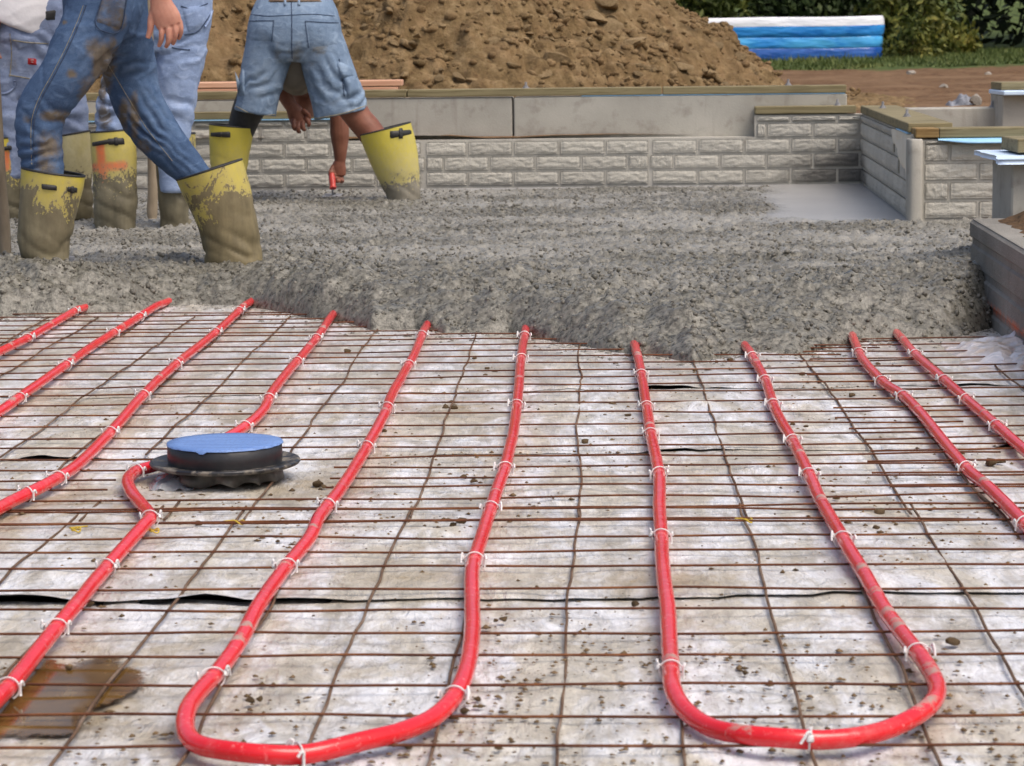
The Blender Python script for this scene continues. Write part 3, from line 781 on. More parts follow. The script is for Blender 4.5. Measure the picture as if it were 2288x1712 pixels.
for i in range(4):
    y0, y1 = bounds[i], bounds[i + 1] + (.05 if i < 3 else 0)
    st = .015
    gx_ = np.arange(-2.7, 2.25, st); gy_ = np.arange(y0, y1, st)
    GX, GY = np.meshgrid(gx_, gy_, indexing='ij')
    zo = .0012 * i
    H_ = sheet_h(GX, GY) + zo
    if i: H_ = H_ + .003
    if i < 3: H_ = H_ - .0045 * sstep(y1 - .09, y1 - .03, GY)              # tucks under the next sheet
    lift = 0
    if i:                                                                  # near edge of the upper sheet curls up in places
        k = np.maximum(0, fbm(xyz(GX * 2.6, GX * 0), 230 + i, 3) - .16) * 3.4
        kk = k * np.maximum(0, fbm(xyz(GX * 13, GX * 0), 240 + i, 2) + .55)
        ed = (1 - sstep(0, .045, GY - y0)); H_ = H_ + (ed * kk * .0125 - .0030 * ed * (1 - np.clip(kk * 4, 0, 1)))
        GYs = GY + .018 * fbm(xyz(GX * 7, GX * 0), 250 + i, 3) * (1 - sstep(0, .08, GY - y0))
    else: GYs = GY
    # damp hollow under the puddle
    pc_ = G(120, 1560); H_ = H_ - .007 * np.exp(-(((GX - pc_[0]) / .16) ** 2 + ((GYs - pc_[1]) / .2) ** 2))
    drt = np.zeros_like(GX)
    for (px, py, rx, ry) in spots:
        c_ = G(px, py); drt = np.maximum(drt, np.exp(-(((GX - c_[0]) / rx) ** 2 + ((GYs - c_[1]) / ry) ** 2)))
    yE = 4878 / (np.interp(GX, [-1.4, -.6, 0, .5, 1.4], [640, 610, 680, 720, 680]))
    slur = sstep(6.0, 6.9, GYs) * .35
    for (px, py, rx, ry) in ((1280, 845, .12, .12), (1220, 800, .10, .1), (1480, 835, .2, .14), (530, 820, .12, .12), (620, 690, .3, .2)):
        c_ = G(px, py); slur = np.maximum(slur, 1.1 * np.exp(-(((GX - c_[0]) / rx) ** 2 + ((GYs - c_[1]) / ry) ** 2)))
    o = mesh_obj('plastic_sheet', np.stack([GX, GYs, H_], -1), grid_faces(len(gx_), len(gy_))[:, ::-1], M_plastic, attrs={'dirt': drt.ravel(), 'slurry': np.clip(slur, 0, 1).ravel()})
    tag(o, names[i], 'plastic sheet', 'plastic sheets under the wire mesh')
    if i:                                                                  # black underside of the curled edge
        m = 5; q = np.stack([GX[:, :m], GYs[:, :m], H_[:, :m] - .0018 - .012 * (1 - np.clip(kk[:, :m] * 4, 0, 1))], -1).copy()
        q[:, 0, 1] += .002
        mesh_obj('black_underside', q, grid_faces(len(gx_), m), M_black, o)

# ------------------------------------------------------------------ puddle
def blob(pts_px, z, n=60, jit=.0):
    c = np.array([G(px, py, z) for px, py in pts_px]); c = catmull(np.vstack([c, c[:1]]), 8)[:-1]
    return c
c = blob([(-60, 1540), (30, 1500), (95, 1478), (150, 1488), (250, 1475), (330, 1510), (290, 1560), (200, 1600), (160, 1650), (20, 1660), (-60, 1660)], .0)
m_, t_, bs_ = nodes_of('muddy_water'); b_ = NB(t_)
cc = b_.ramp(b_.noise(12, 5, .65), [(.3, (.07, .036, .010)), (.6, (.15, .085, .025)), (.75, (.26, .18, .08))])
finish(t_, bs_, b_, cc, .10, b_.bump(b_.noise(14, 3), .10, .003), .25)
fe = b_.grey(b_.math('ADD', b_.attr('fill'), b_.math('MULTIPLY', b_.math('SUBTRACT', b_.noise(16, 6, .75), .5), 1.7)), .30, .52)
t_.links.new(fe, bs_.inputs['Alpha'])
mid = c.mean(0)
rings = np.stack([mid + (c - mid) * k for k in (1.12, .93, .6, .2)]); rings[..., 2] = np.array([.0035, .0045, .005, .005])[:, None]
V = np.vstack([rings.reshape(-1, 3)]); nr = len(c)
F = [tuple(q) for q in grid_faces(4, nr, True)] + [tuple(range(3 * nr, 4 * nr))]
tag(mesh_obj('puddle', V, F, m_, attrs={'fill': np.repeat([0, .45, .8, 1.0], nr)}), 'small brown puddle of muddy water on the plastic, lower left', 'puddle', kind='stuff')

# ------------------------------------------------------------------ welded wire mesh
def rust_mat(name, c1, c2, c3):
    m, t, bs = nodes_of(name); b = NB(t)
    c = b.ramp(b.noise(9, 5, .7), [(.3, c1), (.52, c2), (.72, c3)])
    finish(t, bs, b, c, .8, b.bump(b.noise(260, 3), .6, .002), .3); return m
M_rust = rust_mat('rusty_wire', (.05, .016, .008), (.115, .038, .015), (.24, .095, .035))
M_rust2 = rust_mat('rusty_grey_wire', (.055, .03, .018), (.14, .085, .05), (.23, .18, .14))
M_yellow = simple('yellow_tie', (.42, .28, .02), (.62, .45, .06), 40, .6, .2, 200, .001)
def wire_path(p, q, amp, seed, step=.03, z=.0):
    d = q - p; L = np.linalg.norm(d); n = int(L / step) + 2; t = np.linspace(0, 1, n)[:, None]
    pts = p + d * t; s = t[:, 0] * L
    side = np.array([-d[1], d[0], 0]) / L
    pts = pts + side * (amp * 1.25 * fbm(xyz(s * 2.6, s * 0 + seed * 3.3), seed, 4, .6))[:, None]
    pts[:, 2] = .010 + z + .004 * fbm(xyz(s * 3.0, s * 0 + seed), seed + 9, 2)
    return pts
def wire(root, pts, r, mat):
    V, F = tube(pts, r, 6); return mesh_obj('wire', V, F, mat, root)
def yaw_dir(vpx):
    d = ray(vpx, 70.); d = np.array([d[0], d[1], 0]); return d / np.linalg.norm(d)
dn, df = yaw_dir(1374), yaw_dir(1305)
WSP = .1524
nm = empty('wire_mesh', (0, 3.6, 0), 'rusty welded wire mesh sheet nearest the viewer, under the pipe bends', 'wire mesh', 'wire mesh sheets')
B0 = G(1243, 1710)
tn = np.array([dn[1], -dn[0], 0])
for k in range(-11, 9):                                     # wires running away from the viewer
    s0 = (2.3 - B0[1]) / dn[1]; s1 = (near_y[-1] + .05 - B0[1]) / dn[1]
    p = B0 + tn * (k * WSP)
    wire(nm, wire_path(p + dn * s0, p + dn * s1, .010, 500 + k), .0024, M_rust2)
rows_n = [near_y[0] - WSP * q for q in (5, 4, 3, 2, 1)] + near_y
for i, yy in enumerate(rows_n):
    c0 = np.array([G(1154, 1600)[0], yy, 0]); lo, hi = -2.1, 2.0
    wire(nm, wire_path(c0 + tn * lo, c0 + tn * hi, .008, 540 + i, z=.0045), .0020, M_rust)
fm = empty('wire_mesh', (0, 6, 0), 'rusty welded wire mesh sheet behind the drain, running under the wet concrete', 'wire mesh', 'wire mesh sheets')
Bf = G(1287, 1144); tf = np.array([df[1], -df[0], 0])
for k in range(-14, 6):
    p = Bf + tf * (k * WSP * .985 + .004)
    gap = k in (-5,)                                        # two wires are cut short around the drain
    if k in (-6, -5):
        wire(fm, wire_path(p - df * .10, p + df * .10, .004, 580 + k), .0024, M_rust2)
        wire(fm, wire_path(p + df * .62, p + df * 3.3, .010, 640 + k), .0024, M_rust2)
    else: wire(fm, wire_path(p - df * .10, p + df * 3.3, .012, 580 + k), .0024, M_rust2)
rows_f = far_y + [far_y[-1] + .11 * q for q in range(1, 7)]
dr = G(503, 1040, .05)
for i, yy in enumerate(rows_f):
    c0 = np.array([G(1200, 900)[0], yy, 0])
    a_, b2 = c0 + tf * -2.5, c0 + tf * (.93 + .12 * math.sin(i * 2.1))
    if abs(yy - dr[1]) < .17:                               # cut around the drain
        k = (dr[0] - .22 - a_[0]); wire(fm, wire_path(a_, a_ + tf * k, .008, 660 + i, z=.0045), .0020, M_rust)
        k = (dr[0] + .20 - a_[0]); wire(fm, wire_path(a_ + tf * k, b2, .008, 690 + i, z=.0045), .0020, M_rust)
    else: wire(fm, wire_path(a_, b2, .008, 660 + i, z=.0045), .0020, M_rust)
rm = empty('wire_mesh', (1.2, 5.6, 0), 'rusty wire mesh sheet at the right edge, its cut ends lapping the others', 'wire mesh', 'wire mesh sheets')
for i, yy in enumerate([far_y[2] + .035 + .148 * q for q in range(0, 17)]):
    x0 = np.interp(yy, [4.55, 6.75], [.70, .765]) + .018 * math.sin(i * 5)
    p = np.array([x0, yy, 0]); wire(rm, wire_path(p, p + np.array([1.3, .01, 0]), .008, 720 + i, z=.009), .0020, M_rust)
for k in range(5):
    p = np.array([.86 + k * WSP * 1.02, 4.5, 0]); wire(rm, wire_path(p, p + np.array([.08, 2.4, 0]), .012, 760 + k, z=.004), .0024, M_rust2)
def yellow_tie(root, px, py, ang):
    c = G(px, py, .014); a = np.linspace(0, 2 * math.pi, 16)
    lp = c + np.stack([np.cos(a) * .008, np.sin(a) * .009, .003 * np.sin(a * 2)], -1)
    tail = np.array([c + [.008, 0, 0], c + [-.012, .003, .003], c + np.array([-.028 * math.cos(ang), .028 * math.sin(ang), .002])])
    V, F = join(tube(lp, .0014, 5), tube(tail, .0014, 5)); mesh_obj('tie_wire', V, F, M_yellow, root)
yellow_tie(nm, 1671, 1163, .4); yellow_tie(nm, 535, 1167, 0); yellow_tie(nm, 170, 1184, 2.2); yellow_tie(nm, 345, 1186, 1)

# ------------------------------------------------------------------ red heating pipes with white ties
PR = .0122; PZ = .026
def pipe_mat():
    m, t, bs = nodes_of('red_pipe'); b = NB(t)
    n = b.noise(5, 4, .6); c = b.ramp(n, [(.3, (.62, .010, .016)), (.7, (.74, .020, .028))])
    dust = b.math('MULTIPLY', b.grey(b.noise(16, 6, .75), .52, .80), .26); c = b.mix(dust, c, (.55, .36, .33))
    sm = b.attr('smear'); k = b.math('MULTIPLY', b.grey(b.math('ADD', b.math('MULTIPLY', sm, .31), b.math('MULTIPLY', b.noise(48, 5, .75), .60)), .50, .60), .85)
    c = b.mix(b.math('MULTIPLY', b.grey(b.noise(95, 5, .7), .60, .70), .35), c, (.80, .50, .48))
    c = b.mix(k, c, (.33, .29, .24))
    r = b.mix(k, .13, .8); r2 = b.mix(dust, r, .55)
    finish(t, bs, b, c, r2, b.bump(b.math('ADD', b.noise(30, 3), b.math('MULTIPLY', k, 1.2)), .18, .004), .5); return m
M_pipe = pipe_mat()
M_tie = simple('white_tie', (.62, .61, .60), (.75, .74, .73), 30, .4, .1, 90, .001, .5)
PIPES = [
 ('red pipe bent in a wide U in the foreground, left of centre', 'bent red pipe',
  [(950, 735), (944, 748), (924, 795), (905, 827), (873, 890), (863, 919), (828, 982), (813, 1011), (758, 1100), (714, 1155), (691, 1200), (628, 1281), (577, 1359), (540, 1425), (492, 1492), (444, 1551), (418, 1592), (416, 1632), (444, 1662), (518, 1682), (592, 1688), (665, 1684), (711, 1680), (822, 1658), (896, 1636), (970, 1599), (1018, 1555), (1044, 1499), (1055, 1414), (1054, 1340), (1055, 1285), (1062, 1248), (1081, 1185), (1104, 1112), (1130, 1042), (1146, 973), (1155, 906), (1161, 843), (1165, 795), (1173, 741), (1175, 728)],
  [(943, 752), (913, 815), (864, 915), (820, 998), (732, 1133), (641, 1268), (474, 1515), (665, 1684), (1015, 1557), (1060, 1258), (1096, 1135), (1170, 752), (1162, 805), (1154, 905), (1128, 1050)],
  [(530, 1440, .035), (550, 1410, .03), (700, 1185, .025), (860, 925, .03), (1172, 750, .04), (1160, 850, .03), (650, 1270, .025), (1110, 1105, .02)]),
 ('red pipe bent in a wide U in the foreground, right of centre', 'bent red pipe',
  [(1416, 768), (1420, 779), (1431, 827), (1447, 922), (1460, 1001), (1472, 1065), (1473, 1128), (1478, 1207), (1483, 1285), (1491, 1359), (1497, 1451), (1498, 1503), (1503, 1544), (1529, 1584), (1585, 1621), (1659, 1643), (1751, 1653), (1844, 1651), (1955, 1636), (2036, 1610), (2080, 1577), (2095, 1540), (2084, 1507), (2062, 1477), (2029, 1433), (1977, 1359), (1929, 1281), (1888, 1215), (1855, 1155), (1829, 1107), (1807, 1060), (1774, 992), (1732, 914), (1707, 843), (1675, 789), (1668, 778)],
  [(1430, 838), (1444, 908), (1456, 972), (1473, 1062), (1476, 1200), (1498, 1498), (1812, 1653), (2052, 1465), (1680, 800), (1710, 850), (1728, 903), (1772, 988), (1808, 1064), (1885, 1210)],
  [(1423, 800, .06), (1455, 955, .04), (1450, 910, .03), (1490, 1480, .03), (2085, 1510, .05), (2050, 1590, .06), (2010, 1405, .05), (1985, 1375, .04), (1930, 1280, .04), (1960, 1330, .03), (1832, 1120, .05), (1730, 900, .03), (1690, 815, .04), (1770, 990, .04), (1660, 1640, .03), (1790, 1022, .03)]),
 ('red pipe kinked around the black round drain', 'red pipe',
  [(745, 702), (735, 717), (712, 749), (678, 790), (649, 825), (608, 879), (587, 917), (539, 958), (470, 1000), (400, 1026), (336, 1041), (304, 1053), (285, 1076), (292, 1098), (313, 1122), (336, 1155), (325, 1174), (281, 1218), (222, 1285), (166, 1359), (111, 1425), (37, 1514), (0, 1555), (-90, 1650)],
  [(705, 757), (663, 808), (602, 893), (545, 953), (305, 1053), (337, 1160), (240, 1265), (125, 1408), (18, 1535)],
  [(720, 738, .05), (690, 775, .04)]),
 ('red pipe running to the left edge just left of the drain', 'red pipe',
  [(555, 678), (545, 686), (507, 720), (466, 755), (393, 816), (323, 882), (247, 965), (178, 1034), (120, 1076), (0, 1136), (-110, 1196)],
  [(533, 697), (481, 742), (393, 816), (318, 886), (245, 967), (125, 1073), (58, 1106)],
  [(545, 688, .05), (400, 808, .03), (355, 850, .03)]),
 ('red pipe at the left, second from the left edge', 'red pipe',
  [(360, 680), (349, 686), (285, 724), (222, 762), (140, 822), (41, 892), (0, 917), (-110, 985)],
  [(310, 709), (254, 743), (146, 818), (41, 892)], [(155, 808, .05), (25, 902, .05), (270, 732, .04)]),
 ('short red pipe end at the far left edge', 'red pipe',
  [(182, 690), (171, 695), (111, 727), (60, 755), (0, 787), (-110, 845)], [(170, 698), (60, 755)], [(110, 727, .05), (20, 775, .04)]),
 ('red pipe with a slight S bend nearing the right edge', 'red pipe',
  [(1904, 750), (1908, 762), (1928, 803), (1974, 853), (2017, 885), (2056, 925), (2106, 982), (2160, 1046), (2213, 1096), (2288, 1171), (2400, 1290)],
  [(1922, 790), (1972, 851), (2018, 888), (2160, 1046), (2287, 1172)], [(2055, 920, .02), (2200, 1085, .05)]),
 ('rightmost red pipe, beside the crumpled plastic', 'red pipe',
  [(2008, 750), (2017, 761), (2049, 796), (2113, 850), (2177, 910), (2231, 957), (2288, 1003), (2400, 1090)],
  [(2046, 793), (2110, 848), (2160, 894), (2228, 955)], [(2018, 764, .04), (2200, 930, .02)]),
]
def tie_mesh(p, T, seed):
    r = np.random.default_rng(seed)
    S = np.cross(T, [0, 0, 1.]); S /= np.linalg.norm(S); U = np.cross(S, T)
    tilt = r.uniform(-.75, .75); a = np.linspace(-.35 * math.pi, 1.35 * math.pi, 22)
    lp = p + S * (np.cos(a) * (PR + .0035))[:, None] + U * (np.sin(a) * (PR + .0028))[:, None] + T * (np.cos(a) * tilt * .014)[:, None]
    sg = 1 if r.random() > .5 else -1
    e = lp[0] if sg > 0 else lp[-1]; S2 = S * sg
    head = box(p + S2 * (PR + .005) + U * (.006) + T * (sg * tilt * .014), S2 * .0035, T * .0045, U * .0045, .0015)
    h0 = p + S2 * (PR + .005) + U * .008 + T * (sg * tilt * .014)
    tail = np.array([h0, h0 + U * .005 + S2 * .001, h0 + U * .006 - T * .004 + S2 * .002, h0 - U * .001 - T * .008 + S2 * .003, h0 - U * .008 - T * .012 + S2 * .003])
    o2 = p - S2 * (PR + .0045) + U * .002 - T * (sg * tilt * .014)
    hook = np.array([o2 - U * .012, o2, o2 + U * .005 - S2 * .001, o2 + U * .007 - S2 * .002 - T * .003, o2 + U * .001 - S2 * .003 - T * .007])
    return join(tube(lp, .0012, 6, T), head, tube(catmull(tail, 4), .0018, 6, T), tube(catmull(hook, 4), .0019, 6, T))
for pi, (label, cat, px, ties, smears) in enumerate(PIPES):
    pts = np.array([G(x, y, PZ) for x, y in px])
    pts[:, 2] = PZ + .0025 * np.sin(np.arange(len(pts)) * 1.7)
    # ends carry on under the fresh concrete
    for e, o_ in ((0, 1), (-1, -2)):
        if px[e][1] < 790:
            d = pts[e] - pts[o_]; d /= np.linalg.norm(d)
            pts = np.vstack([pts[e] + d * .5, pts]) if e == 0 else np.vstack([pts, pts[e] + d * .5])
        elif e == -1:
            d = pts[-1] - pts[-2]; d /= np.linalg.norm(d); pts = np.vstack([pts, pts[-1] + d * .8])
    path = resample(catmull(pts, 10), .010)
    for _ in range(3): path[1:-1] = (path[:-2] + 2 * path[1:-1] + path[2:]) / 4
    sl_ = np.arange(len(path)) * .010; path[:, 0] += .0012 * fbm(xyz(sl_ * 5, sl_ * 0 + pi), 377, 3); path[:, 1] += .0012 * fbm(xyz(sl_ * 5, sl_ * 0 + pi), 378, 3)
    root = empty('heating_pipe', (path[len(path) // 2][0], path[len(path) // 2][1], 0), label, 'pipe', 'red heating pipes')
    V, F = tube(path, PR, 16)
    sm = np.zeros(len(path))
    for (sx, sy, rr) in smears:
        c_ = G(sx, sy, PZ); sm = np.maximum(sm, np.exp(-(np.linalg.norm(path[:, :2] - c_[:2], axis=1) / rr) ** 2))
    ang = np.cos(np.linspace(0, 2 * math.pi, 16, endpoint=False))
    mesh_obj('tube', V, F, M_pipe, root, attrs={'smear': (sm[:, None] * (.45 + .55 * ang)).ravel()})
    Tn = np.gradient(path, axis=0); Tn /= np.linalg.norm(Tn, axis=1)[:, None]
    for ti, (tx, ty) in enumerate(ties):
        c_ = G(tx, ty, PZ); k = int(np.argmin(np.linalg.norm(path - c_, axis=1)))
        V, F = tie_mesh(path[k], Tn[k], 900 + pi * 40 + ti); mesh_obj('cable_tie', V, F, M_tie, root)

# ------------------------------------------------------------------ fresh concrete
edge_px = [(-500, 700), (-200, 705), (0, 714), (100, 708), (258, 703), (341, 695), (434, 688), (548, 691), (672, 714), (776, 729), (830, 745), (931, 743), (993, 755), (1138, 750), (1220, 765), (1303, 781), (1376, 796), (1448, 797), (1551, 815), (1624, 801), (1696, 796), (1779, 796), (1862, 781), (1965, 770), (2069, 765), (2162, 760), (2224, 740), (2300, 715)]
ed = np.array([G(x, y) for x, y in edge_px]); o_ = np.argsort(ed[:, 0]); ed = ed[o_]
st = .0105
cx_ = np.arange(-3.0, 1.95, st); cy_ = np.arange(6.3, 13.2, st)
CX2, CY2 = np.meshgrid(cx_, cy_, indexing='ij')
eY = np.interp(cx_, ed[:, 0], ed[:, 1]); eY = eY + .018 * fbm(xyz(cx_ * 14, cx_ * 0), 301, 4) + .03 * fbm(xyz(cx_ * 4, cx_ * 0), 302, 2)
pg = xyz(CX2, CY2)
D = CY2 - eY[:, None]
Dn = D + sstep(0, .08, D) * (.10 * fbm(pg * 5.5, 316, 3) + .05 * fbm(pg * 16, 317, 3))
Lf = .28 + .12 * fbm(pg * [2.2, .01, 1], 319, 2) + .16 * np.exp(-((CX2 - .48) / .30) ** 2)
t = np.clip(Dn / Lf, 0, 1); prof = np.sqrt(np.maximum(0, 1 - (1 - t) ** 2)) * .5 + .5 * np.sin(t * math.pi / 2)
rough_w = np.ones_like(CX2)
ppx = proj(np.stack([CX2, CY2, np.full_like(CX2, conc_z)], -1))
sm_ = sstep(1675, 1765, ppx[..., 0] + 40 * fbm(pg * 5, 305, 3)) * (1 - sstep(484, 496, ppx[..., 1] + 10 * fbm(pg * 6, 306, 2))) * (1 - sstep(2030, 2050, ppx[..., 0]))
wallD = ((CX2 - Bc[0]) * n_w[0] + (CY2 - Bc[1]) * n_w[1])           # distance in front of the back wall
sm_ = np.maximum(sm_, 1 - sstep(.16, .34, wallD + .05 * fbm(pg * 4, 307, 3)))
rough_w = 1 - np.clip(sm_, 0, 1)
big = .034 * fbm(pg * [2.0, 3.2, 1], 311, 3) + .022 * fbm(pg * [6, 9, 1], 313, 3)
near_w = 1 - sstep(.3, 1.6, D)
HC = prof * (conc_z - .006 + rough_w * big * (.36 + 1.7 * near_w) + .026 * near_w * rough_w)
HC = HC + rough_w * prof * (.018 * fbm(pg * 22, 315, 3) + (.0018 + .0026 * sstep(.1, .6, D)) * RNG.normal(size=HC.shape) - (.014 + .014 * sstep(.1, .6, D)) * np.maximum(0, vnoise(pg * 38, 318) - .45))
# boot prints and slumps
for (px, py, rx, ry, dp) in ((1330, 512, .16, .07, .03), (960, 515, .13, .06, .022), (1650, 545, .2, .06, .02), (850, 545, .1, .06, .02)):
    c_ = G(px, py, conc_z); HC = HC - dp * np.exp(-(((CX2 - c_[0]) / rx) ** 2 + ((CY2 - c_[1]) / ry) ** 2))
npb = 60000
pp = np.stack([RNG.uniform(cx_[0], cx_[-1], npb), RNG.uniform(cy_[0], cy_[-1], npb)], -1)
ii = np.clip(((pp[:, 0] - cx_[0]) / st).astype(int), 0, len(cx_) - 1); jj = np.clip(((pp[:, 1] - cy_[0]) / st).astype(int), 0, len(cy_) - 1)
clump = fbm(xyz(pp[:, 0] * [1], pp[:, 1]) * [2.5, 4.0, 1], 321, 3)
keep = (rough_w[ii, jj] > .5) & (D[ii, jj] > .012) & (RNG.random(npb) < np.clip(.62 + 1.3 * clump + .6 * near_w[ii, jj], .12, 1))
pp = pp[keep]; rad = .0070 + .0080 * RNG.random(len(pp)) ** 2
CT = pebble_field(HC, cx_[0], cy_[0], st, pp, rad, .85, .15 + .85 * RNG.random(len(pp)))
HC = np.where(D < .0, -.03, HC)
paste = np.clip(.5 + 1.6 * fbm(pg * [1.6, 4.5, 1], 331, 4), 0, 1) * rough_w * (1 - near_w * .7) * sstep(.2, 1.2, D)
F = grid_faces(len(cx_), len(cy_))[:, ::-1]
ok = (D > -.03).ravel()
# clear of the walls and the footing block
inside = ((CX2 - Bc[0]) * n_r[0] + (CY2 - Bc[1]) * n_r[1] > -.06) | (CY2 < Rp[1] - .02)
inside &= wallD > -.05
ok &= inside.ravel()
F = F[ok[F].all(1)]
def wet_mat():
    m, t, bs = nodes_of('fresh_concrete'); b = NB(t)
    n1 = b.noise(1.8, 5, .65); n2 = b.noise(55, 4, .7)
    c = b.ramp(n2, [(.36, (.052, .048, .036)), (.5, (.146, .138, .111)), (.66, (.25, .238, .200))])
    tn = b.attr('tone'); c = b.mix(b.math('MULTIPLY', b.grey(tn, .15, 1.0), .75), c, b.ramp(n1, [(.3, (.070, .065, .054)), (.7, (.125, .117, .099))]))
    ps = b.attr('paste'); c = b.mix(b.math('MULTIPLY', ps, .65), c, (.33, .318, .285))
    c = b.mix(b.math('MULTIPLY', b.attr('trowel'), .9), c, b.ramp(b.noise(3, 4), [(.3, (.33, .325, .315)), (.7, (.40, .395, .385))]))
    r = b.mix(b.attr('trowel'), b.ramp(n2, [(.35, (.22,) * 3), (.7, (.46,) * 3)]), (.30, .30, .30))
    finish(t, bs, b, c, r, b.bump(b.math('ADD', n2, b.math('MULTIPLY', b.noise(140, 3), .5)), .7, .006), .45); return m
wc = mesh_obj('wet_concrete', np.stack([CX2, CY2, HC], -1), F, wet_mat(), attrs={'tone': CT.ravel(), 'paste': np.clip(paste, 0, 1).ravel(), 'trowel': np.clip(sm_, 0, 1).ravel()})
tag(wc, kind='structure')
# aggregate: mortar-coated stones standing proud of the surface
na = 60000
aq = np.stack([RNG.uniform(-2.6, 1.9, na), 6.3 + 6.7 * RNG.random(na) ** 1.25], -1)
ai = np.clip(((aq[:, 0] - cx_[0]) / st).astype(int), 0, len(cx_) - 1); aj = np.clip(((aq[:, 1] - cy_[0]) / st).astype(int), 0, len(cy_) - 1)
cl_ = fbm(xyz(aq[:, 0], aq[:, 1]) * [2.2, 3.6, 1], 321, 3)
keep = ok.reshape(CX2.shape)[ai, aj] & (D[ai, aj] > .01) & (rough_w[ai, aj] > .6) & (RNG.random(na) < np.clip(.55 + 1.2 * cl_ + .5 * near_w[ai, aj], .08, 1))
aq, ai, aj = aq[keep][:24000], ai[keep][:24000], aj[keep][:24000]; na = len(aq)
sz = .0036 + .0070 * RNG.random(na) ** 2
Va = ico[None] * (sz[:, None, None] * RNG.uniform(.75, 1.3, (na, 1, 3))) * RNG.uniform(.8, 1.2, (na, 12, 1))
aa = RNG.uniform(0, 6.28, na); ca_, sa_ = np.cos(aa)[:, None], np.sin(aa)[:, None]
Va = np.stack([Va[..., 0] * ca_ - Va[..., 1] * sa_, Va[..., 0] * sa_ + Va[..., 1] * ca_, Va[..., 2] * .85], -1) + np.column_stack([aq, HC[ai, aj] - sz * .10])[:, None]
Fa = (icf[None] + (np.arange(na) * 12)[:, None, None]).reshape(-1, 3)
m_, t_, bs_ = nodes_of('coated_aggregate'); b_ = NB(t_)
ca2 = b_.mix(b_.attr('tone'), (.060, .054, .040), (.18, .168, .136)); ca2 = b_.mix(b_.grey(b_.noise(60, 3, .6), .5, .7), ca2, (.16, .15, .125))
finish(t_, bs_, b_, ca2, .5, b_.bump(b_.noise(160, 3), .4, .003), .45)
ag = mesh_obj('aggregate', Va.reshape(-1, 3), Fa, m_, wc, attrs={'tone': np.repeat(RNG.random(na), 12)}); ag['kind'] = 'stuff'
def conc_h(x, y):
    i = int(round((x - cx_[0]) / st)); j = int(round((y - cy_[0]) / st))
    return float(HC[min(max(i, 0), len(cx_) - 1), min(max(j, 0), len(cy_) - 1)])

# ------------------------------------------------------------------ floor drain
dc = G(503, 1028, .045); dcx, dcy = dc[0], dc[1]
dn_root = empty('floor_drain', (dcx, dcy, 0), 'round black floor drain collar with a blue taped lid on a wide flange', 'drain')
def lathe(profile, n=72, wob=None):
    a = np.linspace(0, 2 * math.pi, n, endpoint=False); V = []
    for (r, z) in profile:
        V.append(np.stack([dcx + np.cos(a) * r, dcy + np.sin(a) * r, np.full(n, z)], -1))
    return np.array(V), [tuple(q) for q in grid_faces(len(profile), n, True)]
M_blk = simple('black_drain_plastic', (.010, .010, .012), (.028, .027, .028), 14, .38, .3, 80, .002, .5)
m_, t_, bs_ = nodes_of('muddy_black_flange'); b_ = NB(t_)
mk = b_.grey(b_.noise(30, 5, .7), .47, .60); finish(t_, bs_, b_, b_.mix(b_.math('MULTIPLY', mk, .8), (.014, .014, .016), (.21, .185, .15)), b_.mix(mk, .35, .8), b_.bump(b_.noise(60, 3), .4, .004), .5)
V, F = lathe([(.060, .034), (.140, .036), (.146, .038), (.149, .042), (.147, .0455), (.142, .046), (.136, .043), (.112, .042)])
mesh_obj('flange', V, F, m_, dn_root)
V, F = lathe([(.112, .040), (.1135, .055), (.1125, .0775), (.1095, .0795), (.09, .0798), (.0, .0798)]); mesh_obj('collar', V, F, M_blk, dn_root)
m_, t_, bs_ = nodes_of('blue_tape'); b_ = NB(t_)
vv = b_.mapping((3, 40, 1), (0, 0, 0), (0, 0, .35)); k_ = b_.noise(2.5, 4, .6, vv)
finish(t_, bs_, b_, b_.mix(b_.grey(b_.noise(170, 3, .7), .52, .66), b_.ramp(k_, [(.3, (.10, .19, .44)), (.7, (.18, .30, .58))]), (.10, .16, .34)), .5, b_.bump(k_, .5, .002), .4)
a = np.linspace(0, 2 * math.pi, 96, endpoint=False); rr = .1135 + .0018 * fbm(xyz(np.cos(a) * 9, np.sin(a) * 9), 341, 3)
dz = .0025 + .0020 * np.abs(fbm(xyz(np.cos(a) * 5, np.sin(a) * 5), 343, 3)); fl = np.maximum(0, 1 - np.abs(a - 4.42) / .10); dz = dz + .007 * fl
L_ = [np.stack([dcx + np.cos(a) * (rr + .0012), dcy + np.sin(a) * (rr + .0012), .0815 - dz], -1), np.stack([dcx + np.cos(a) * rr, dcy + np.sin(a) * rr, np.full(96, .0818)], -1)]
for k in (.8, .4, .02): L_.append(np.stack([dcx + np.cos(a) * .112 * k, dcy + np.sin(a) * .112 * k, .0822 + .0008 * fbm(xyz(np.cos(a) * k * 6, np.sin(a) * k * 6), 345, 2)], -1))
mesh_obj('tape_cover', np.array(L_), [tuple(q) for q in grid_faces(5, 96, True)] + [tuple(range(4 * 96, 5 * 96))], m_, dn_root)
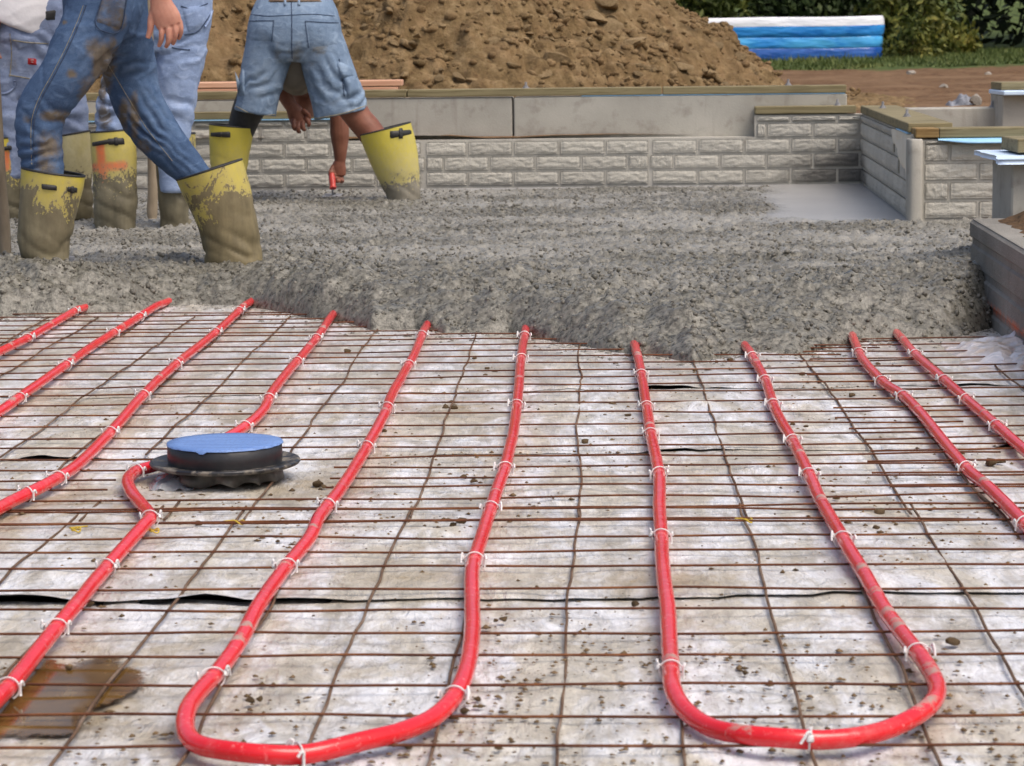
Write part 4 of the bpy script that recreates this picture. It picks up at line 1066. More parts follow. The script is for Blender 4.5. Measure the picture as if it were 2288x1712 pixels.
# wavy rubber skirt under the flange, folds facing the viewer
ph = a * 11 + 1.6 * np.sin(a * 2.3); wv = .010 * np.sin(ph) * sstep(.1, .9, -np.sin(a)); zl = .0085 + .005 * (1 + np.sin(ph + 1.2)) * sstep(.2, .9, -np.sin(a))
L_ = [np.stack([dcx + np.cos(a) * .112, dcy + np.sin(a) * .112, np.full(96, .036)], -1), np.stack([dcx + np.cos(a) * (.113 + wv), dcy + np.sin(a) * (.113 + wv), .5 * (.036 + zl)], -1),
      np.stack([dcx + np.cos(a) * (.116 + wv * 1.3), dcy + np.sin(a) * (.116 + wv * 1.3), zl], -1), np.stack([dcx + np.cos(a) * (.113 + wv * 1.3), dcy + np.sin(a) * (.113 + wv * 1.3), zl - .0015], -1)]
M_skirt = simple('grey_rubber', (.03, .029, .025), (.11, .10, .085), 30, .5, .2, 60, .002, .4)
mesh_obj('skirt', np.array(L_), [tuple(q) for q in grid_faces(4, 96, True)], M_skirt, dn_root)
# scrap of clear film caught beside the drain
m_, t_, bs_ = nodes_of('clear_film'); b_ = NB(t_); finish(t_, bs_, b_, (.55, .57, .60), .12, b_.bump(b_.noise(40, 3), .8, .006), .6); bs_.inputs['Transmission Weight'].default_value = .55
u_ = np.linspace(0, 1, 26); U_, W_ = np.meshgrid(u_, np.linspace(0, 1, 16), indexing='ij'); c0 = G(395, 1098, 0)
fz = .006 + .030 * np.sin(U_ * math.pi) * W_ * (1.2 - W_) * 2 + .007 * fbm(xyz(U_ * 7, W_ * 7), 351, 3)
mesh_obj('film_scrap', np.stack([c0[0] - .055 + U_ * .10 + .012 * fbm(xyz(U_ * 3, W_ * 3), 353, 2), c0[1] - .02 + W_ * .13, np.maximum(fz, .004)], -1), grid_faces(26, 16)[:, ::-1], m_)
tag(bpy.data.objects['film_scrap'], 'crinkled scrap of clear film beside the drain collar', 'plastic film')

# ------------------------------------------------------------------ crumpled plastic by the footing block
cu = np.linspace(0, 1, 60); U_, W_ = np.meshgrid(cu, cu, indexing='ij')
c0 = G(2262, 800, 0); nz = fbm(xyz(U_ * 3.4, W_ * 3.4), 361, 4); n2_ = np.abs(fbm(xyz(U_ * 7, W_ * 7), 363, 3))
bell = np.sin(U_ * math.pi) ** .6 * np.sin(W_ * math.pi) ** .6
hz = .004 + bell * (.025 + .035 * nz + .05 * n2_) * (.6 + .5 * U_)
Vc = np.stack([c0[0] - .17 + U_ * .42 + .03 * fbm(xyz(U_ * 4, W_ * 4), 365, 3), c0[1] - .38 + W_ * .75 + .05 * fbm(xyz(U_ * 4, W_ * 4) + 9, 366, 3), hz], -1)
m_, t_, bs_ = nodes_of('crumpled_plastic'); b_ = NB(t_); k_ = b_.noise(6, 5, .7)
finish(t_, bs_, b_, b_.ramp(k_, [(.38, (.66, .64, .66)), (.52, (.55, .47, .40)), (.68, (.36, .25, .17))]), .3, b_.bump(b_.voro(22), .8, .02), .5)
cp = mesh_obj('crumpled_plastic', Vc, grid_faces(60, 60)[:, ::-1], m_); tag(cp, 'crumpled muddy white plastic bunched against the footing block', 'plastic sheet')

# ------------------------------------------------------------------ mud clods and crumbs
M_mud = simple('mud_clod', (.085, .055, .028), (.21, .145, .08), 30, .95, .8, 90, .006, .2, rnd=.4)
M_mud_grey = simple('concrete_spatter', (.17, .16, .14), (.27, .255, .225), 30, .9, .8, 90, .006, .2)
mud_meshes = [shared_mesh('mud_clod', V, F, M_mud, True) for V, F in ROCKS]
mud_px = [(776, 787, 12), (1016, 915, 16), (995, 913, 12), (1192, 1135, 9), (1087, 825, 9), (1105, 832, 9), (1201, 917, 7), (1308, 990, 13), (1370, 906, 13), (1402, 930, 10), (1036, 1068, 11), (1058, 1078, 12),
          (711, 1085, 20), (724, 1090, 12), (1028, 1168, 17), (1012, 1175, 12), (1125, 1386, 15), (1108, 1388, 10), (1420, 1353, 15), (1066, 1566, 18), (1040, 1592, 17), (2130, 1438, 22), (1665, 1506, 14), (1967, 1148, 18),
          (1958, 1184, 18), (2215, 1037, 22), (2235, 1035, 16), (1903, 886, 12), (1801, 954, 9), (1869, 1114, 10), (445, 1174, 16), (1793, 838, 10), (1805, 855, 8), (1829, 855, 9), (560, 1568, 20), (580, 1565, 14), (202, 1353, 16), (1487, 1484, 12),
          (1963, 815, 9), (1630, 806, 12), (1602, 810, 9), (1552, 830, 9), (860, 965, 10), (1060, 803, 9), (1085, 840, 9), (2030, 1500, 10), (1115, 1675, 14), (912, 1672, 12), (745, 1690, 12), (155, 1495, 11), (620, 1212, 10), (1770, 950, 9), (1755, 945, 9)]
for k, (px, py, s) in enumerate(mud_px):
    c_ = G(px, py, .006); sc_ = s * .68 / FPX * c_[1]
    o = place('mud_clod', mud_meshes[k % 8], (c_[0], c_[1], .006 + sc_ * .35), sc_ * np.array([random.uniform(.9, 1.5), random.uniform(.8, 1.2), random.uniform(.5, .8)]), (0, 0, random.uniform(0, 6.28)))
    tag(o, 'small brown mud clod lying on the white plastic among the wires', 'mud clod', 'mud clods scattered on the plastic')
def crumbs(name, C, size, mat, label, seed):
    r = np.random.default_rng(seed); n = len(C)
    base = np.array([[1, 0, 0], [-1, 0, 0], [0, 1, 0], [0, -1, 0], [0, 0, 1], [0, 0, -.4]], float)
    V = base[None] * r.uniform(.5, 1.3, (n, 6, 1)) * size[:, None, None]; a = r.uniform(0, 6.28, n)
    ca, sa = np.cos(a)[:, None], np.sin(a)[:, None]
    V = np.stack([V[..., 0] * ca - V[..., 1] * sa, V[..., 0] * sa + V[..., 1] * ca, V[..., 2] * .55], -1) + C[:, None]
    f = np.array([[0, 2, 4], [2, 1, 4], [1, 3, 4], [3, 0, 4], [2, 0, 5], [1, 2, 5], [3, 1, 5], [0, 3, 5]])
    F = (f[None] + (np.arange(n) * 6)[:, None, None]).reshape(-1, 3)
    o = mesh_obj(name, V.reshape(-1, 3), F, mat, smooth=True); tag(o, label, 'crumbs', kind='stuff'); return o
n = 44000
cp_ = np.stack([RNG.uniform(-1.7, 1.7, n), 2.6 + 4.9 * RNG.random(n)], -1)
k = fbm(xyz(cp_[:, 0], cp_[:, 1]) * 2.6, 371, 3); cp_ = cp_[RNG.random(n) < np.clip(.32 + 1.9 * k, .05, 1)]
zz = sheet_h(cp_[:, 0], cp_[:, 1]) + .0035
crumbs('soil_crumbs', np.column_stack([cp_, zz]), .0010 + .0062 * RNG.random(len(cp_)) ** 3.6, M_mud, 'brown crumbs of soil peppered over the white plastic', 372)
nb2 = 900
src_ = np.array([G(px, py)[:2] for px, py, s in mud_px]); kk2 = RNG.integers(0, len(src_), nb2)
c2_ = src_[kk2] + RNG.normal(size=(nb2, 2)) * [.05, .07]
c2_[450:] = np.stack([RNG.uniform(-1.6, 1.6, 450), 2.7 + 4.2 * RNG.random(450)], -1)
crumbs('soil_lumps', np.column_stack([c2_, sheet_h(c2_[:, 0], c2_[:, 1]) + .005]), .0022 + .0065 * RNG.random(nb2) ** 2.2, M_mud, 'loose brown bits of mud fallen around the larger clods', 374)
n = 2600
cx3 = RNG.uniform(-1.6, 1.7, n); e3 = np.interp(cx3, ed[:, 0], ed[:, 1]); cy3 = e3 - .30 * RNG.random(n) ** 3.2 - .01
crumbs('concrete_crumbs', np.column_stack([cx3, cy3, sheet_h(cx3, cy3) + .006]), .002 + .010 * RNG.random(n) ** 3, M_mud_grey, 'grey lumps of concrete spilled along the front of the pour', 373)

# ================================================================== POOL AND LUMBER
pool = empty('paddling_pool', (4.4, 43.2, GZ), 'inflatable blue paddling pool with a white top rim on the grass', 'pool')
def rrect(hx, hy, r, n=10):
    pts = []
    for cxs, cys, a0 in ((1, 1, 0), (-1, 1, 90), (-1, -1, 180), (1, -1, 270)):
        for k in range(n):
            a = math.radians(a0 + 90 * k / (n - 1)); pts.append((cxs * (hx - r) + math.cos(a) * r, cys * (hy - r) + math.sin(a) * r, math.cos(a), math.sin(a)))
        # straight run to the next corner gets intermediate points
    P4 = np.array(pts); out = []
    for k in range(len(P4)):
        q, w = P4[k], P4[(k + 1) % len(P4)]; d = np.hypot(*(w[:2] - q[:2])); m = max(1, int(d / .12))
        for i in range(m): out.append(q + (w - q) * i / m)
    return np.array(out)
RR = rrect(1.78, 1.0, .40)
def pool_ring(name, prof, mat):
    V = []
    for (d, z) in prof:
        wob = .020 * fbm(xyz(RR[:, 0] * 2.2, RR[:, 1] * 2.2 + z * 5), 381, 3)
        V.append(np.stack([4.30 + RR[:, 0] + RR[:, 2] * (d + wob), 43.2 + RR[:, 1] + RR[:, 3] * (d + wob), GZ + z + .014 * fbm(xyz(RR[:, 0] * 1.1, RR[:, 1] * 1.1), 383, 2) * (z > .1)], -1))
    mesh_obj(name, np.array(V), [tuple(q) for q in grid_faces(len(prof), len(RR), True)], mat, pool)
def bulge(z0, z1, b, lo=-.5, hi=.5, n=10):
    a = np.linspace(lo, hi, n) * math.pi
    return [(b * math.cos(t), (z0 + z1) / 2 + (z1 - z0) / 2 * math.sin(t)) for t in a]
def vinyl(name, c1, c2, rough=.15):
    m, t, bs = nodes_of(name); b = NB(t); v = b.mapping((1, 1, 3.5))
    finish(t, bs, b, b.ramp(b.noise(2.2, 3, .5, v, .8), [(.35, c1), (.65, c2)]), rough, b.bump(b.noise(4, 3, .5, v), .35, .06), .55); return m
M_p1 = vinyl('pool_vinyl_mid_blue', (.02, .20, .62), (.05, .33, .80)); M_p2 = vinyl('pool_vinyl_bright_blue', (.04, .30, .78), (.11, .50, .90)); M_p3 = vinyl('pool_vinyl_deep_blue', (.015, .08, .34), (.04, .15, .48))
M_pw = vinyl('pool_vinyl_white', (.74, .75, .80), (.82, .82, .85), .25)
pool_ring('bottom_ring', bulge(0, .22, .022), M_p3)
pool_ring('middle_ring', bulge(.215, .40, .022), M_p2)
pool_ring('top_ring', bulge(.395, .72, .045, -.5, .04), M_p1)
pool_ring('white_rim', bulge(.395, .72, .046, .03, .5, 9) + [(-.10, .70), (-.20, .62), (-.2, .3)], M_pw)
m_, t_, bs_ = nodes_of('pool_water'); finish(t_, bs_, NB(t_), (.10, .42, .62), .04, None, .5)
mesh_obj('water', np.stack([4.30 + RR[:, 0] - RR[:, 2] * .1, 43.2 + RR[:, 1] - RR[:, 3] * .1, np.full(len(RR), GZ + .42)], -1), [tuple(range(len(RR)))], m_, pool)

# stacked cedar boards on the far wall's back edge
Yb = 13.62
for k, (x0, x1, y0, y1, lab) in enumerate(((330, 898, 181, 195, 'pink cedar board on top of the short stack behind the bending worker'),
                                           (330, 898, 196, 210, 'pink cedar board at the bottom of the short stack behind the bending worker'))):
    a_, b2 = P(x0, y1, Yb), P(x1, y0 + 1, Yb)
    z0, z1 = P(700, y1, Yb)[2], P(700, y0, Yb)[2]
    nm_ = 'board'
    V, F = box(((a_[0] + b2[0]) / 2, Yb + .1, (z0 + z1) / 2), ((b2[0] - a_[0]) / 2 - .02 * k, 0, 0), (0, .11, 0), (0, 0, (z1 - z0) / 2 - .0015), .003)
    tag(mesh_obj(nm_, V, F, M_cedar, smooth=False), lab, 'board', 'cedar boards stacked behind the wall')
for k, px in enumerate((345, 885)):
    q = P(px, 211, Yb); V, F = box((q[0], Yb + .1, q[2] - .06), (.03, 0, 0), (0, .1, 0), (0, 0, .058), .003)
    tag(mesh_obj('support_block', V, F, M_treated, smooth=False), ['timber block under the left end of the stacked cedar boards', 'timber block under the right end of the stacked cedar boards'][k], 'block')
# small rubbish on the bare soil at the right, a stick and stones
M_rag = simple('grey_rag', (.10, .11, .13), (.30, .31, .34), 14, .8, .6, 40, .02)
q = P(2150, 232, 17.5); u_ = np.linspace(0, 1, 24); U_, W_ = np.meshgrid(u_, u_, indexing='ij'); bell = np.sin(U_ * math.pi) ** .5 * np.sin(W_ * math.pi) ** .5
gz_ = float(yard_h(np.array(q[0]), np.array(q[1])))
rg = mesh_obj('rag', np.stack([q[0] - .09 + U_ * .2, 17.45 + W_ * .25, gz_ - .01 + bell * (.055 + .06 * fbm(xyz(U_ * 5, W_ * 5), 391, 3))], -1), grid_faces(24, 24)[:, ::-1], M_rag)
tag(rg, 'crumpled grey rag lying on the bare soil beyond the right wall', 'rag')
st_m = shared_mesh('stone', ROCKS[3][0], ROCKS[3][1], simple('grey_stone', (.2, .18, .15), (.4, .36, .3), 10, .9, .4, 30, .01, rnd=.4))
o = place('stone', st_m, (P(2180, 230, 17.4)[0], 17.4, gz_ + .03), (.045, .05, .05), (0, 0, 1)); tag(o, 'brown stone beside the grey rag on the bare soil', 'stone')
for k, (px, py, lab) in enumerate(((2035, 164, 'small pale stone on the bare soil near the grass'), (2208, 163, 'pale stone on the bare soil near the right edge'), (2110, 196, 'bluish pebble on the bare soil above the grey rag'),
                                  (1736, 135, 'tan boulder at the foot of the dirt mound beside the pool'), (1885, 136, 'flat tan clod in the grass before the pool'))):
    q = G(px, py, GZ); s = (.05, .05, .04, .30, .22)[k]; s = s if k < 3 else s
    o = place('stone', st_m if k < 3 else clod_meshes[2], (q[0], q[1], float(yard_h(np.array(q[0]), np.array(q[1]))) + s * .25), (s * 1.2, s, s * (.7 if k < 4 else .35)), (0, 0, k))
    tag(o, lab, 'stone')

# ================================================================== WORKERS
def loft(nodes, side, n=20, sub=5, Y=None):
    """nodes: (point, half-width along side, half-depth)"""
    A = np.array([np.r_[np.asarray(p, float), a, b] for p, a, b in nodes]); A = catmull(A, sub)
    return tube(A[:, :3], np.maximum(A[:, 3], .002), n, side, True, np.maximum(A[:, 4], .002))
def solid(lofts, voxel, it=6, fac=.5):
    """fuse overlapping lofts into one continuous skin; returns V, F, normals"""
    V, F = join(*lofts)
    me = bpy.data.meshes.new('tmp'); me.from_pydata(V.tolist(), [], F); me.update()
    import bmesh as _b
    bm = _b.new(); bm.from_mesh(me); _b.ops.recalc_face_normals(bm, faces=bm.faces[:]); bm.to_mesh(me); bm.free()
    o = bpy.data.objects.new('tmp', me); COL.objects.link(o)
    md = o.modifiers.new('r', 'REMESH'); md.mode = 'VOXEL'; md.voxel_size = voxel; md.adaptivity = 0
    if it:
        sm = o.modifiers.new('s', 'SMOOTH'); sm.iterations = it; sm.factor = fac
    dg = bpy.context.evaluated_depsgraph_get(); ev = o.evaluated_get(dg); m2 = ev.to_mesh()
    n = len(m2.vertices); co = np.empty(n * 3, np.float32); m2.vertices.foreach_get('co', co)
    nr = np.empty(n * 3, np.float32); m2.vertex_normals.foreach_get('vector', nr)
    fs = np.array([list(p.vertices) if len(p.vertices) == 4 else list(p.vertices) + [p.vertices[-1]] for p in m2.polygons], np.int64)
    ev.to_mesh_clear(); bpy.data.objects.remove(o); bpy.data.meshes.remove(me)
    return co.reshape(-1, 3).astype(float), fs, nr.reshape(-1, 3).astype(float)
def quads(F):
    F = np.asarray(F); return F if (F[:, 2] != F[:, 3]).all() else [tuple(dict.fromkeys(f)) for f in F.tolist()]
def bvh_of(V, F):
    return BVHTree.FromPolygons([tuple(v) for v in V], [tuple(dict.fromkeys(int(i) for i in f)) for f in F])
def cast(bvh, px, py, lift):
    d = Vector(ray(px, py)).normalized(); h = bvh.ray_cast(Vector(EYE), d)
    if h[0] is None: return None
    return np.array(h[0] - d * lift)
def drape(bvh, quad, nu=10, nv=8, lift=.004, bulge_=0.0):
    """patch sewn onto a surface; quad = four photo corners tl, tr, br, bl"""
    tl, tr, br, bl = (np.array(q, float) for q in quad); V = np.zeros((nu, nv, 3)); last = None
    for i in range(nu):
        for j in range(nv):
            u, v = i / (nu - 1), j / (nv - 1); q = (tl * (1 - u) + tr * u) * (1 - v) + (bl * (1 - u) + br * u) * v
            e = min(u, 1 - u, v, 1 - v); h = cast(bvh, q[0], q[1], (lift if e > .001 else -.002) + bulge_ * math.sin(u * math.pi) * math.sin(v * math.pi))
            if h is None: h = last if last is not None else P(q[0], q[1], 12)
            V[i, j] = h; last = h
    return V.reshape(-1, 3), [tuple(q) for q in grid_faces(nu, nv)]
def drape_line(bvh, pts, r=.0018, step=4.0, lift=.001):
    q = resample(catmull(np.c_[np.array(pts, float), np.zeros(len(pts))], 6), step)
    h = [cast(bvh, a, b, lift) for a, b, _ in q]; h = [x for x in h if x is not None]
    if len(h) < 3: return None
    h = np.array(h); h[1:-1] = (h[:-2] + h[1:-1] * 2 + h[2:]) / 4
    return tube(h, r, 5)
def denim_mat(name, dark, mid, light, mudc=(.19, .145, .085)):
    m, t, bs = nodes_of(name); b = NB(t)
    c = b.ramp(b.math('ADD', b.math('MULTIPLY', b.noise(4.5, 4, .6), .65), b.math('MULTIPLY', b.noise(30, 4, .7), .35)), [(.30, dark), (.5, mid), (.70, light)])
    wv = b.noise(420, 2, .6); c = b.mix(b.math('MULTIPLY', b.grey(wv, .35, .7), .22), c, tuple(min(1, q * 1.5) for q in light))
    mu = b.math('ADD', b.attr('mud'), b.math('MULTIPLY', b.math('SUBTRACT', b.noise(18, 5, .7), .5), .9))
    c = b.mix(b.math('MULTIPLY', b.grey(mu, .34, .66), .85), c, b.ramp(b.noise(30, 3), [(.35, tuple(q * .6 for q in mudc)), (.7, mudc)]))
    vq = b.mapping((1, 1, 1.7)); wn = b.noise(15, 3, .5, vq, 1.4); n0 = b.bump(wn, .28, .012)
    c = b.mix(b.math('MULTIPLY', b.grey(wn, .54, .68), .35), c, tuple(min(1, q * 1.35) for q in light))
    finish(t, bs, b, c, .9, b.bump(b.math('ADD', wv, b.noise(45, 4, .6)), .35, .003, n0), .15); return m
DEN_A = denim_mat('denim_mid_blue', (.026, .048, .10), (.052, .092, .175), (.11, .165, .26))
DEN_B = denim_mat('denim_grey_blue', (.11, .14, .23), (.20, .25, .38), (.31, .36, .48))
DEN_C = denim_mat('denim_light_blue', (.13, .19, .32), (.24, .32, .50), (.36, .44, .60))
DEN_D = denim_mat('denim_shorts_blue', (.085, .13, .20), (.15, .215, .31), (.26, .33, .42), (.17, .16, .13))
M_stitch = simple('denim_stitch', (.22, .19, .12), (.38, .34, .24), 90, .9, .1, 200, .001)
M_seam = simple('denim_seam', (.025, .04, .08), (.06, .09, .15), 60, .9, .2, 200, .001)
def skin_mat(name, c1, c2):
    m, t, bs = nodes_of(name); b = NB(t)
    c = b.ramp(b.noise(14, 4, .6), [(.3, c1), (.7, c2)])
    finish(t, bs, b, c, .5, b.bump(b.noise(120, 3), .2, .002), .4); bs.inputs['Subsurface Weight'].default_value = .08; return m
SKIN_A = skin_mat('skin_ruddy', (.40, .17, .115), (.55, .28, .20)); SKIN_D = skin_mat('skin_tanned', (.15, .050, .028), (.26, .105, .065)); SKIN_B = skin_mat('skin_brown', (.25, .11, .07), (.36, .18, .12))
def shirt_mat(name, c1, c2): return simple(name, c1, c2, 5, .9, .3, 60, .004, .15)
M_white = shirt_mat('white_cotton', (.66, .64, .65), (.80, .78, .79)); M_grey_shirt = shirt_mat('grey_cotton', (.17, .15, .125), (.27, .24, .20)); M_navy = shirt_mat('faded_navy_cotton', (.10, .12, .18), (.18, .20, .27))
M_hair = simple('dark_hair', (.02, .014, .01), (.06, .04, .025), 40, .6, .6, 90, .004)
M_strap = simple('black_rubber', (.012, .012, .013), (.04, .039, .036), 18, .55, .3, 70, .002, .4)
def boot_mat(name, level, amp, yellow=(.58, .48, .07), mud=(.155, .135, .085), seed=0, scale=11, soft=.05, fade=0.0):
    m, t, bs = nodes_of(name); b = NB(t); v = b.mapping((1, 1, .8), (seed, seed * .7, seed * 1.3))
    ye = b.ramp(b.noise(6, 4, .6, v), [(.3, tuple(q * .8 for q in yellow)), (.7, yellow)])
    ye = b.mix(b.math('MULTIPLY', b.grey(b.noise(3, 5, .7, v), .42, .7), fade), ye, (.62, .56, .38))
    op = b.math('MULTIPLY', b.attr('paint'), b.grey(b.math('ADD', b.noise(25, 3, .6, v), b.math('MULTIPLY', b.attr('paint'), .6)), .45, .8)); ye = b.mix(op, ye, (.85, .16, .03))
    n = b.noise(scale, 6, .72, v, .8); fl = b.noise(90, 3, .7, v)
    q = b.math('ADD', b.math('SUBTRACT', b.attr('hz'), level), b.math('MULTIPLY', b.math('SUBTRACT', n, .5), amp * 2.6))
    q = b.math('ADD', q, b.math('MULTIPLY', b.math('SUBTRACT', fl, .5), .62))
    k = b.grey(b.math('ADD', b.math('MULTIPLY', q, 1 / soft), .5), 0, 1)           # 1 = clean yellow
    md = b.ramp(b.math('ADD', b.math('MULTIPLY', b.noise(9, 6, .7, v), .6), b.math('MULTIPLY', b.noise(1, 4, .6, b.mapping((40, 40, 5), (seed, 0, 0))), .4)), [(.3, tuple(c * .5 for c in mud)), (.7, tuple(c * 1.4 for c in mud))])
    fm_ = b.grey(b.math('ADD', b.math('MULTIPLY', q, 1.5), .15), 0, 1); ye = b.mix(b.math('SUBTRACT', .62, b.math('MULTIPLY', fm_, .62)), ye, tuple(min(1, c * 2.0) for c in mud))
    c = b.mix(k, md, ye); r = b.mix(k, .62, .42)
    finish(t, bs, b, c, r, b.bump(b.math('SUBTRACT', b.noise(35, 4, .6, v), b.math('MULTIPLY', k, .8)), .4, .004), .45); return m
M_inside = simple('boot_lining', (.03, .028, .022), (.08, .07, .05), 20, .8)
def make_boot(root, secs, Y, mat, foot=None, depth=.88, wr=.0065, seed=0, paint=None, strap=None, Ybot=None):
    """secs: ((left px), (right px)) pairs from the rim down"""
    C = []
    for k, (l, r) in enumerate(secs):
        y_ = Y if Ybot is None else Y + (Ybot - Y) * k / (len(secs) - 1)
        L, R = P(l[0], l[1], y_), P(r[0], r[1], y_); C.append(np.r_[(L + R) / 2, (R - L) / 2])
    C = catmull(np.array(C), 8); n = 56; a = np.linspace(0, 2 * math.pi, n, endpoint=False)
    hl = np.linalg.norm(C[:, 3:6], axis=1)
    V = C[:, None, :3] + C[:, None, 3:6] * np.cos(a)[None, :, None] + np.array([0, -1., 0]) * (np.sin(a)[None, :, None] * (hl * depth)[:, None, None])
    nrm = V - C[:, None, :3]; nrm /= np.linalg.norm(nrm, axis=-1)[..., None]
    t = np.linspace(0, 1, len(C)); amp = wr * sstep(.28, .75, t)
    pq = V * 9 + seed
    fold = fbm(np.stack([pq[..., 0], pq[..., 1], pq[..., 2] * 2.6 + 1.4 * pq[..., 0]], -1), 601 + seed, 3)
    cr_ = np.exp(-np.abs(vnoise(np.stack([pq[..., 0] * .9, pq[..., 1] * .9, pq[..., 2] * 1.7 + .8 * pq[..., 0]], -1), 621 + seed)) * 6)
    V = V + nrm * (amp[:, None] * (fold * 1.3 + .9 - 1.5 * cr_) + .005 * fbm(V * 6 + seed, 611, 2))[..., None]
    hz = np.repeat(1 - t, n); F = [tuple(q) for q in grid_faces(len(C), n, True)] + [tuple((len(C) - 1) * n + i for i in range(n))]
    Vs = V.reshape(-1, 3)
    # inner lining and rim
    c0 = C[0, :3]; ax_ = C[6, :3] - c0; inn = np.stack([c0 + (V[0] - c0) * .955, c0 + (V[0] - c0) * .93 + ax_ / np.linalg.norm(ax_) * .05])
    if foot is not None:
        f0 = C[-1, :3]; fd = np.array(foot, float); pth = np.array([f0 + [0, 0, .035], f0 + fd * .3 + [0, 0, .01], f0 + fd * .75 + [0, 0, -.015], f0 + fd + [0, 0, -.03]])
        fa = np.array([hl[-1] * .95, .062, .056, .03]); A = catmull(np.c_[pth, fa], 5); fv, ff = tube(A[:, :3], A[:, 3], 20, (0, 0, 1), True, A[:, 3] * .9)
        o_ = len(Vs); Vs = np.vstack([Vs, fv]); F += [tuple(i + o_ for i in f) for f in ff]; hz = np.r_[hz, np.zeros(len(fv))]
    pa = np.zeros(len(Vs))
    if paint:
        pj = proj(Vs)
        for (x0, y0, x1, y1, w_) in paint:
            ab = np.array([x1 - x0, y1 - y0]); tt = np.clip(((pj - [x0, y0]) @ ab) / (ab @ ab), 0, 1); d = np.linalg.norm(pj - (np.array([x0, y0]) + tt[:, None] * ab), axis=1); pa = np.maximum(pa, 1 - sstep(w_ * .45, w_ * 1.3, d))
    ob = mesh_obj('boot', Vs, F, mat, root, attrs={'hz': hz, 'paint': pa})
    mesh_obj('lining', inn, [tuple(q) for q in grid_faces(2, n, True)], M_inside, ob, base=np.array(root.location))
    rimp = V[0] * .5 + (c0 + (V[0] - c0) * .955) * .5; rimp = np.vstack([rimp, rimp[:1]])
    rv, rf = tube(rimp, .0042, 6, (0, 0, 1), False); mesh_obj('rim', rv, rf, M_strap, ob, base=np.array(root.location))
    bv = bvh_of(Vs, F)
    if strap:
        for q in strap:
            sv, sf = drape(bv, q, 12, 5, .006, .002); mesh_obj('strap', sv, sf, M_strap, ob, base=np.array(root.location))
        q = strap[-1]; (ax, ay), (bx, by), (cx2, cy2), (dx, dy) = q
        mx_, my_ = (ax + bx + cx2 + dx) / 4, (ay + by + cy2 + dy) / 4; hh = abs(dy - ay) / 2 * 1.25
        sv, sf = drape(bv, ((mx_ - 5, my_ - hh), (mx_ + 5, my_ - hh), (mx_ + 5, my_ + hh), (mx_ - 5, my_ + hh)), 6, 6, .011, .002); mesh_obj('buckle', sv, sf, M_steel if False else M_strap, ob, base=np.array(root.location))
    return ob
def hand(w, d, side, thumb, L=.18, curl=.6, r=.0095):
    """w wrist, d towards the fingertips, side across the knuckles (towards the little finger), thumb = palm-side vector"""
    d, side, pal = (np.asarray(q, float) / np.linalg.norm(q) for q in (d, side, thumb))
    out = [loft([(w - d * .02, .027, .021), (w + d * .035, .036, .019), (w + d * .075, .041, .016), (w + d * .092, .038, .013)], side, 16)]
    for k, (o_, ln) in enumerate(((-.031, .074), (-.010, .082), (.0115, .076), (.031, .060))):
        b0 = w + d * .078 + side * o_; p1 = b0 + d * ln * .45 + pal * ln * .12 * curl; p2 = p1 + d * ln * .32 * (1 - .5 * curl) + pal * ln * .38 * curl; p3 = p2 + d * ln * .28 * (1 - curl * 1.1) + pal * ln * .36 * curl
        out.append(loft([(b0, r * 1.08, r * 1.08), (p1, r, r), (p2, r * .92, r * .92), (p3, r * .7, r * .7)], side, 10, 4))
    t0 = w + d * .018 - side * .026; t1 = w + d * .055 - side * .052 + pal * .012; t2 = w + d * .088 - side * .054 + pal * .022; t3 = w + d * .108 - side * .048 + pal * .027
    out.append(loft([(t0, .015, .015), (t1, .0125, .0125), (t2, .0108, .0108), (t3, .008, .008)], side, 10, 4))
    return out
def head_lofts(base, up, f, s):
    """neck base -> crown"""
    q = lambda u, w, v=0.: base + up * u + f * w + s * v
    out = [loft([(q(-.02, -.01), .062, .062), (q(.05, .0), .055, .058), (q(.10, .01), .056, .06)], s, 16),
           loft([(q(.075, .045), .035, .05), (q(.10, .035), .055, .075), (q(.15, .02), .069, .092), (q(.20, .012), .075, .098), (q(.255, .005), .068, .088), (q(.295, .0), .04, .055), (q(.305, 0), .012, .02)], s, 22)]
    out.append(loft([(q(.185, .085), .008, .008), (q(.165, .108), .011, .011), (q(.152, .118), .012, .011), (q(.145, .10), .013, .012)], s, 10, 4))
    out.append(loft([(q(.122, .088, -.022), .006, .006), (q(.120, .099), .008, .007), (q(.122, .088, .022), .006, .006)], up, 8, 4))
    for g in (-1, 1): out.append(loft([(q(.14, .0, g * .068), .008, .014), (q(.165, -.004, g * .077), .010, .018), (q(.195, -.004, g * .075), .008, .012)], f, 10, 4))
    return out
def hair_loft(base, up, f, s):
    q = lambda u, w, v=0.: base + up * u + f * w + s * v
    return loft([(q(.15, -.055), .066, .05), (q(.20, -.022), .080, .088), (q(.26, -.008), .075, .094), (q(.302, -.004), .05, .064), (q(.318, -.002), .015, .02)], s, 22)
def upper(hip, f, s, up=np.array([0, 0, 1.]), grow=1.0):
    q = lambda u, w=0.: hip + up * u + f * w
    body = [loft([(q(-.10), .15, .10), (q(.02), .155, .112), (q(.16, .01), .142, .105), (q(.32, .0), .160, .115), (q(.44, -.01), .178, .108), (q(.50, -.01), .12, .08), (q(.54, -.005), .06, .06)], s, 24)]
    body += head_lofts(q(.53, .0), up, f, s)
    shirt = [loft([(q(-.06), .168, .125), (q(.04), .170, .126), (q(.16, .01), .160, .122), (q(.32, .0), .176, .130), (q(.44, -.01), .190, .120), (q(.505, -.01), .13, .088), (q(.525, -.01), .075, .07)], s, 24)]
    return body, shirt
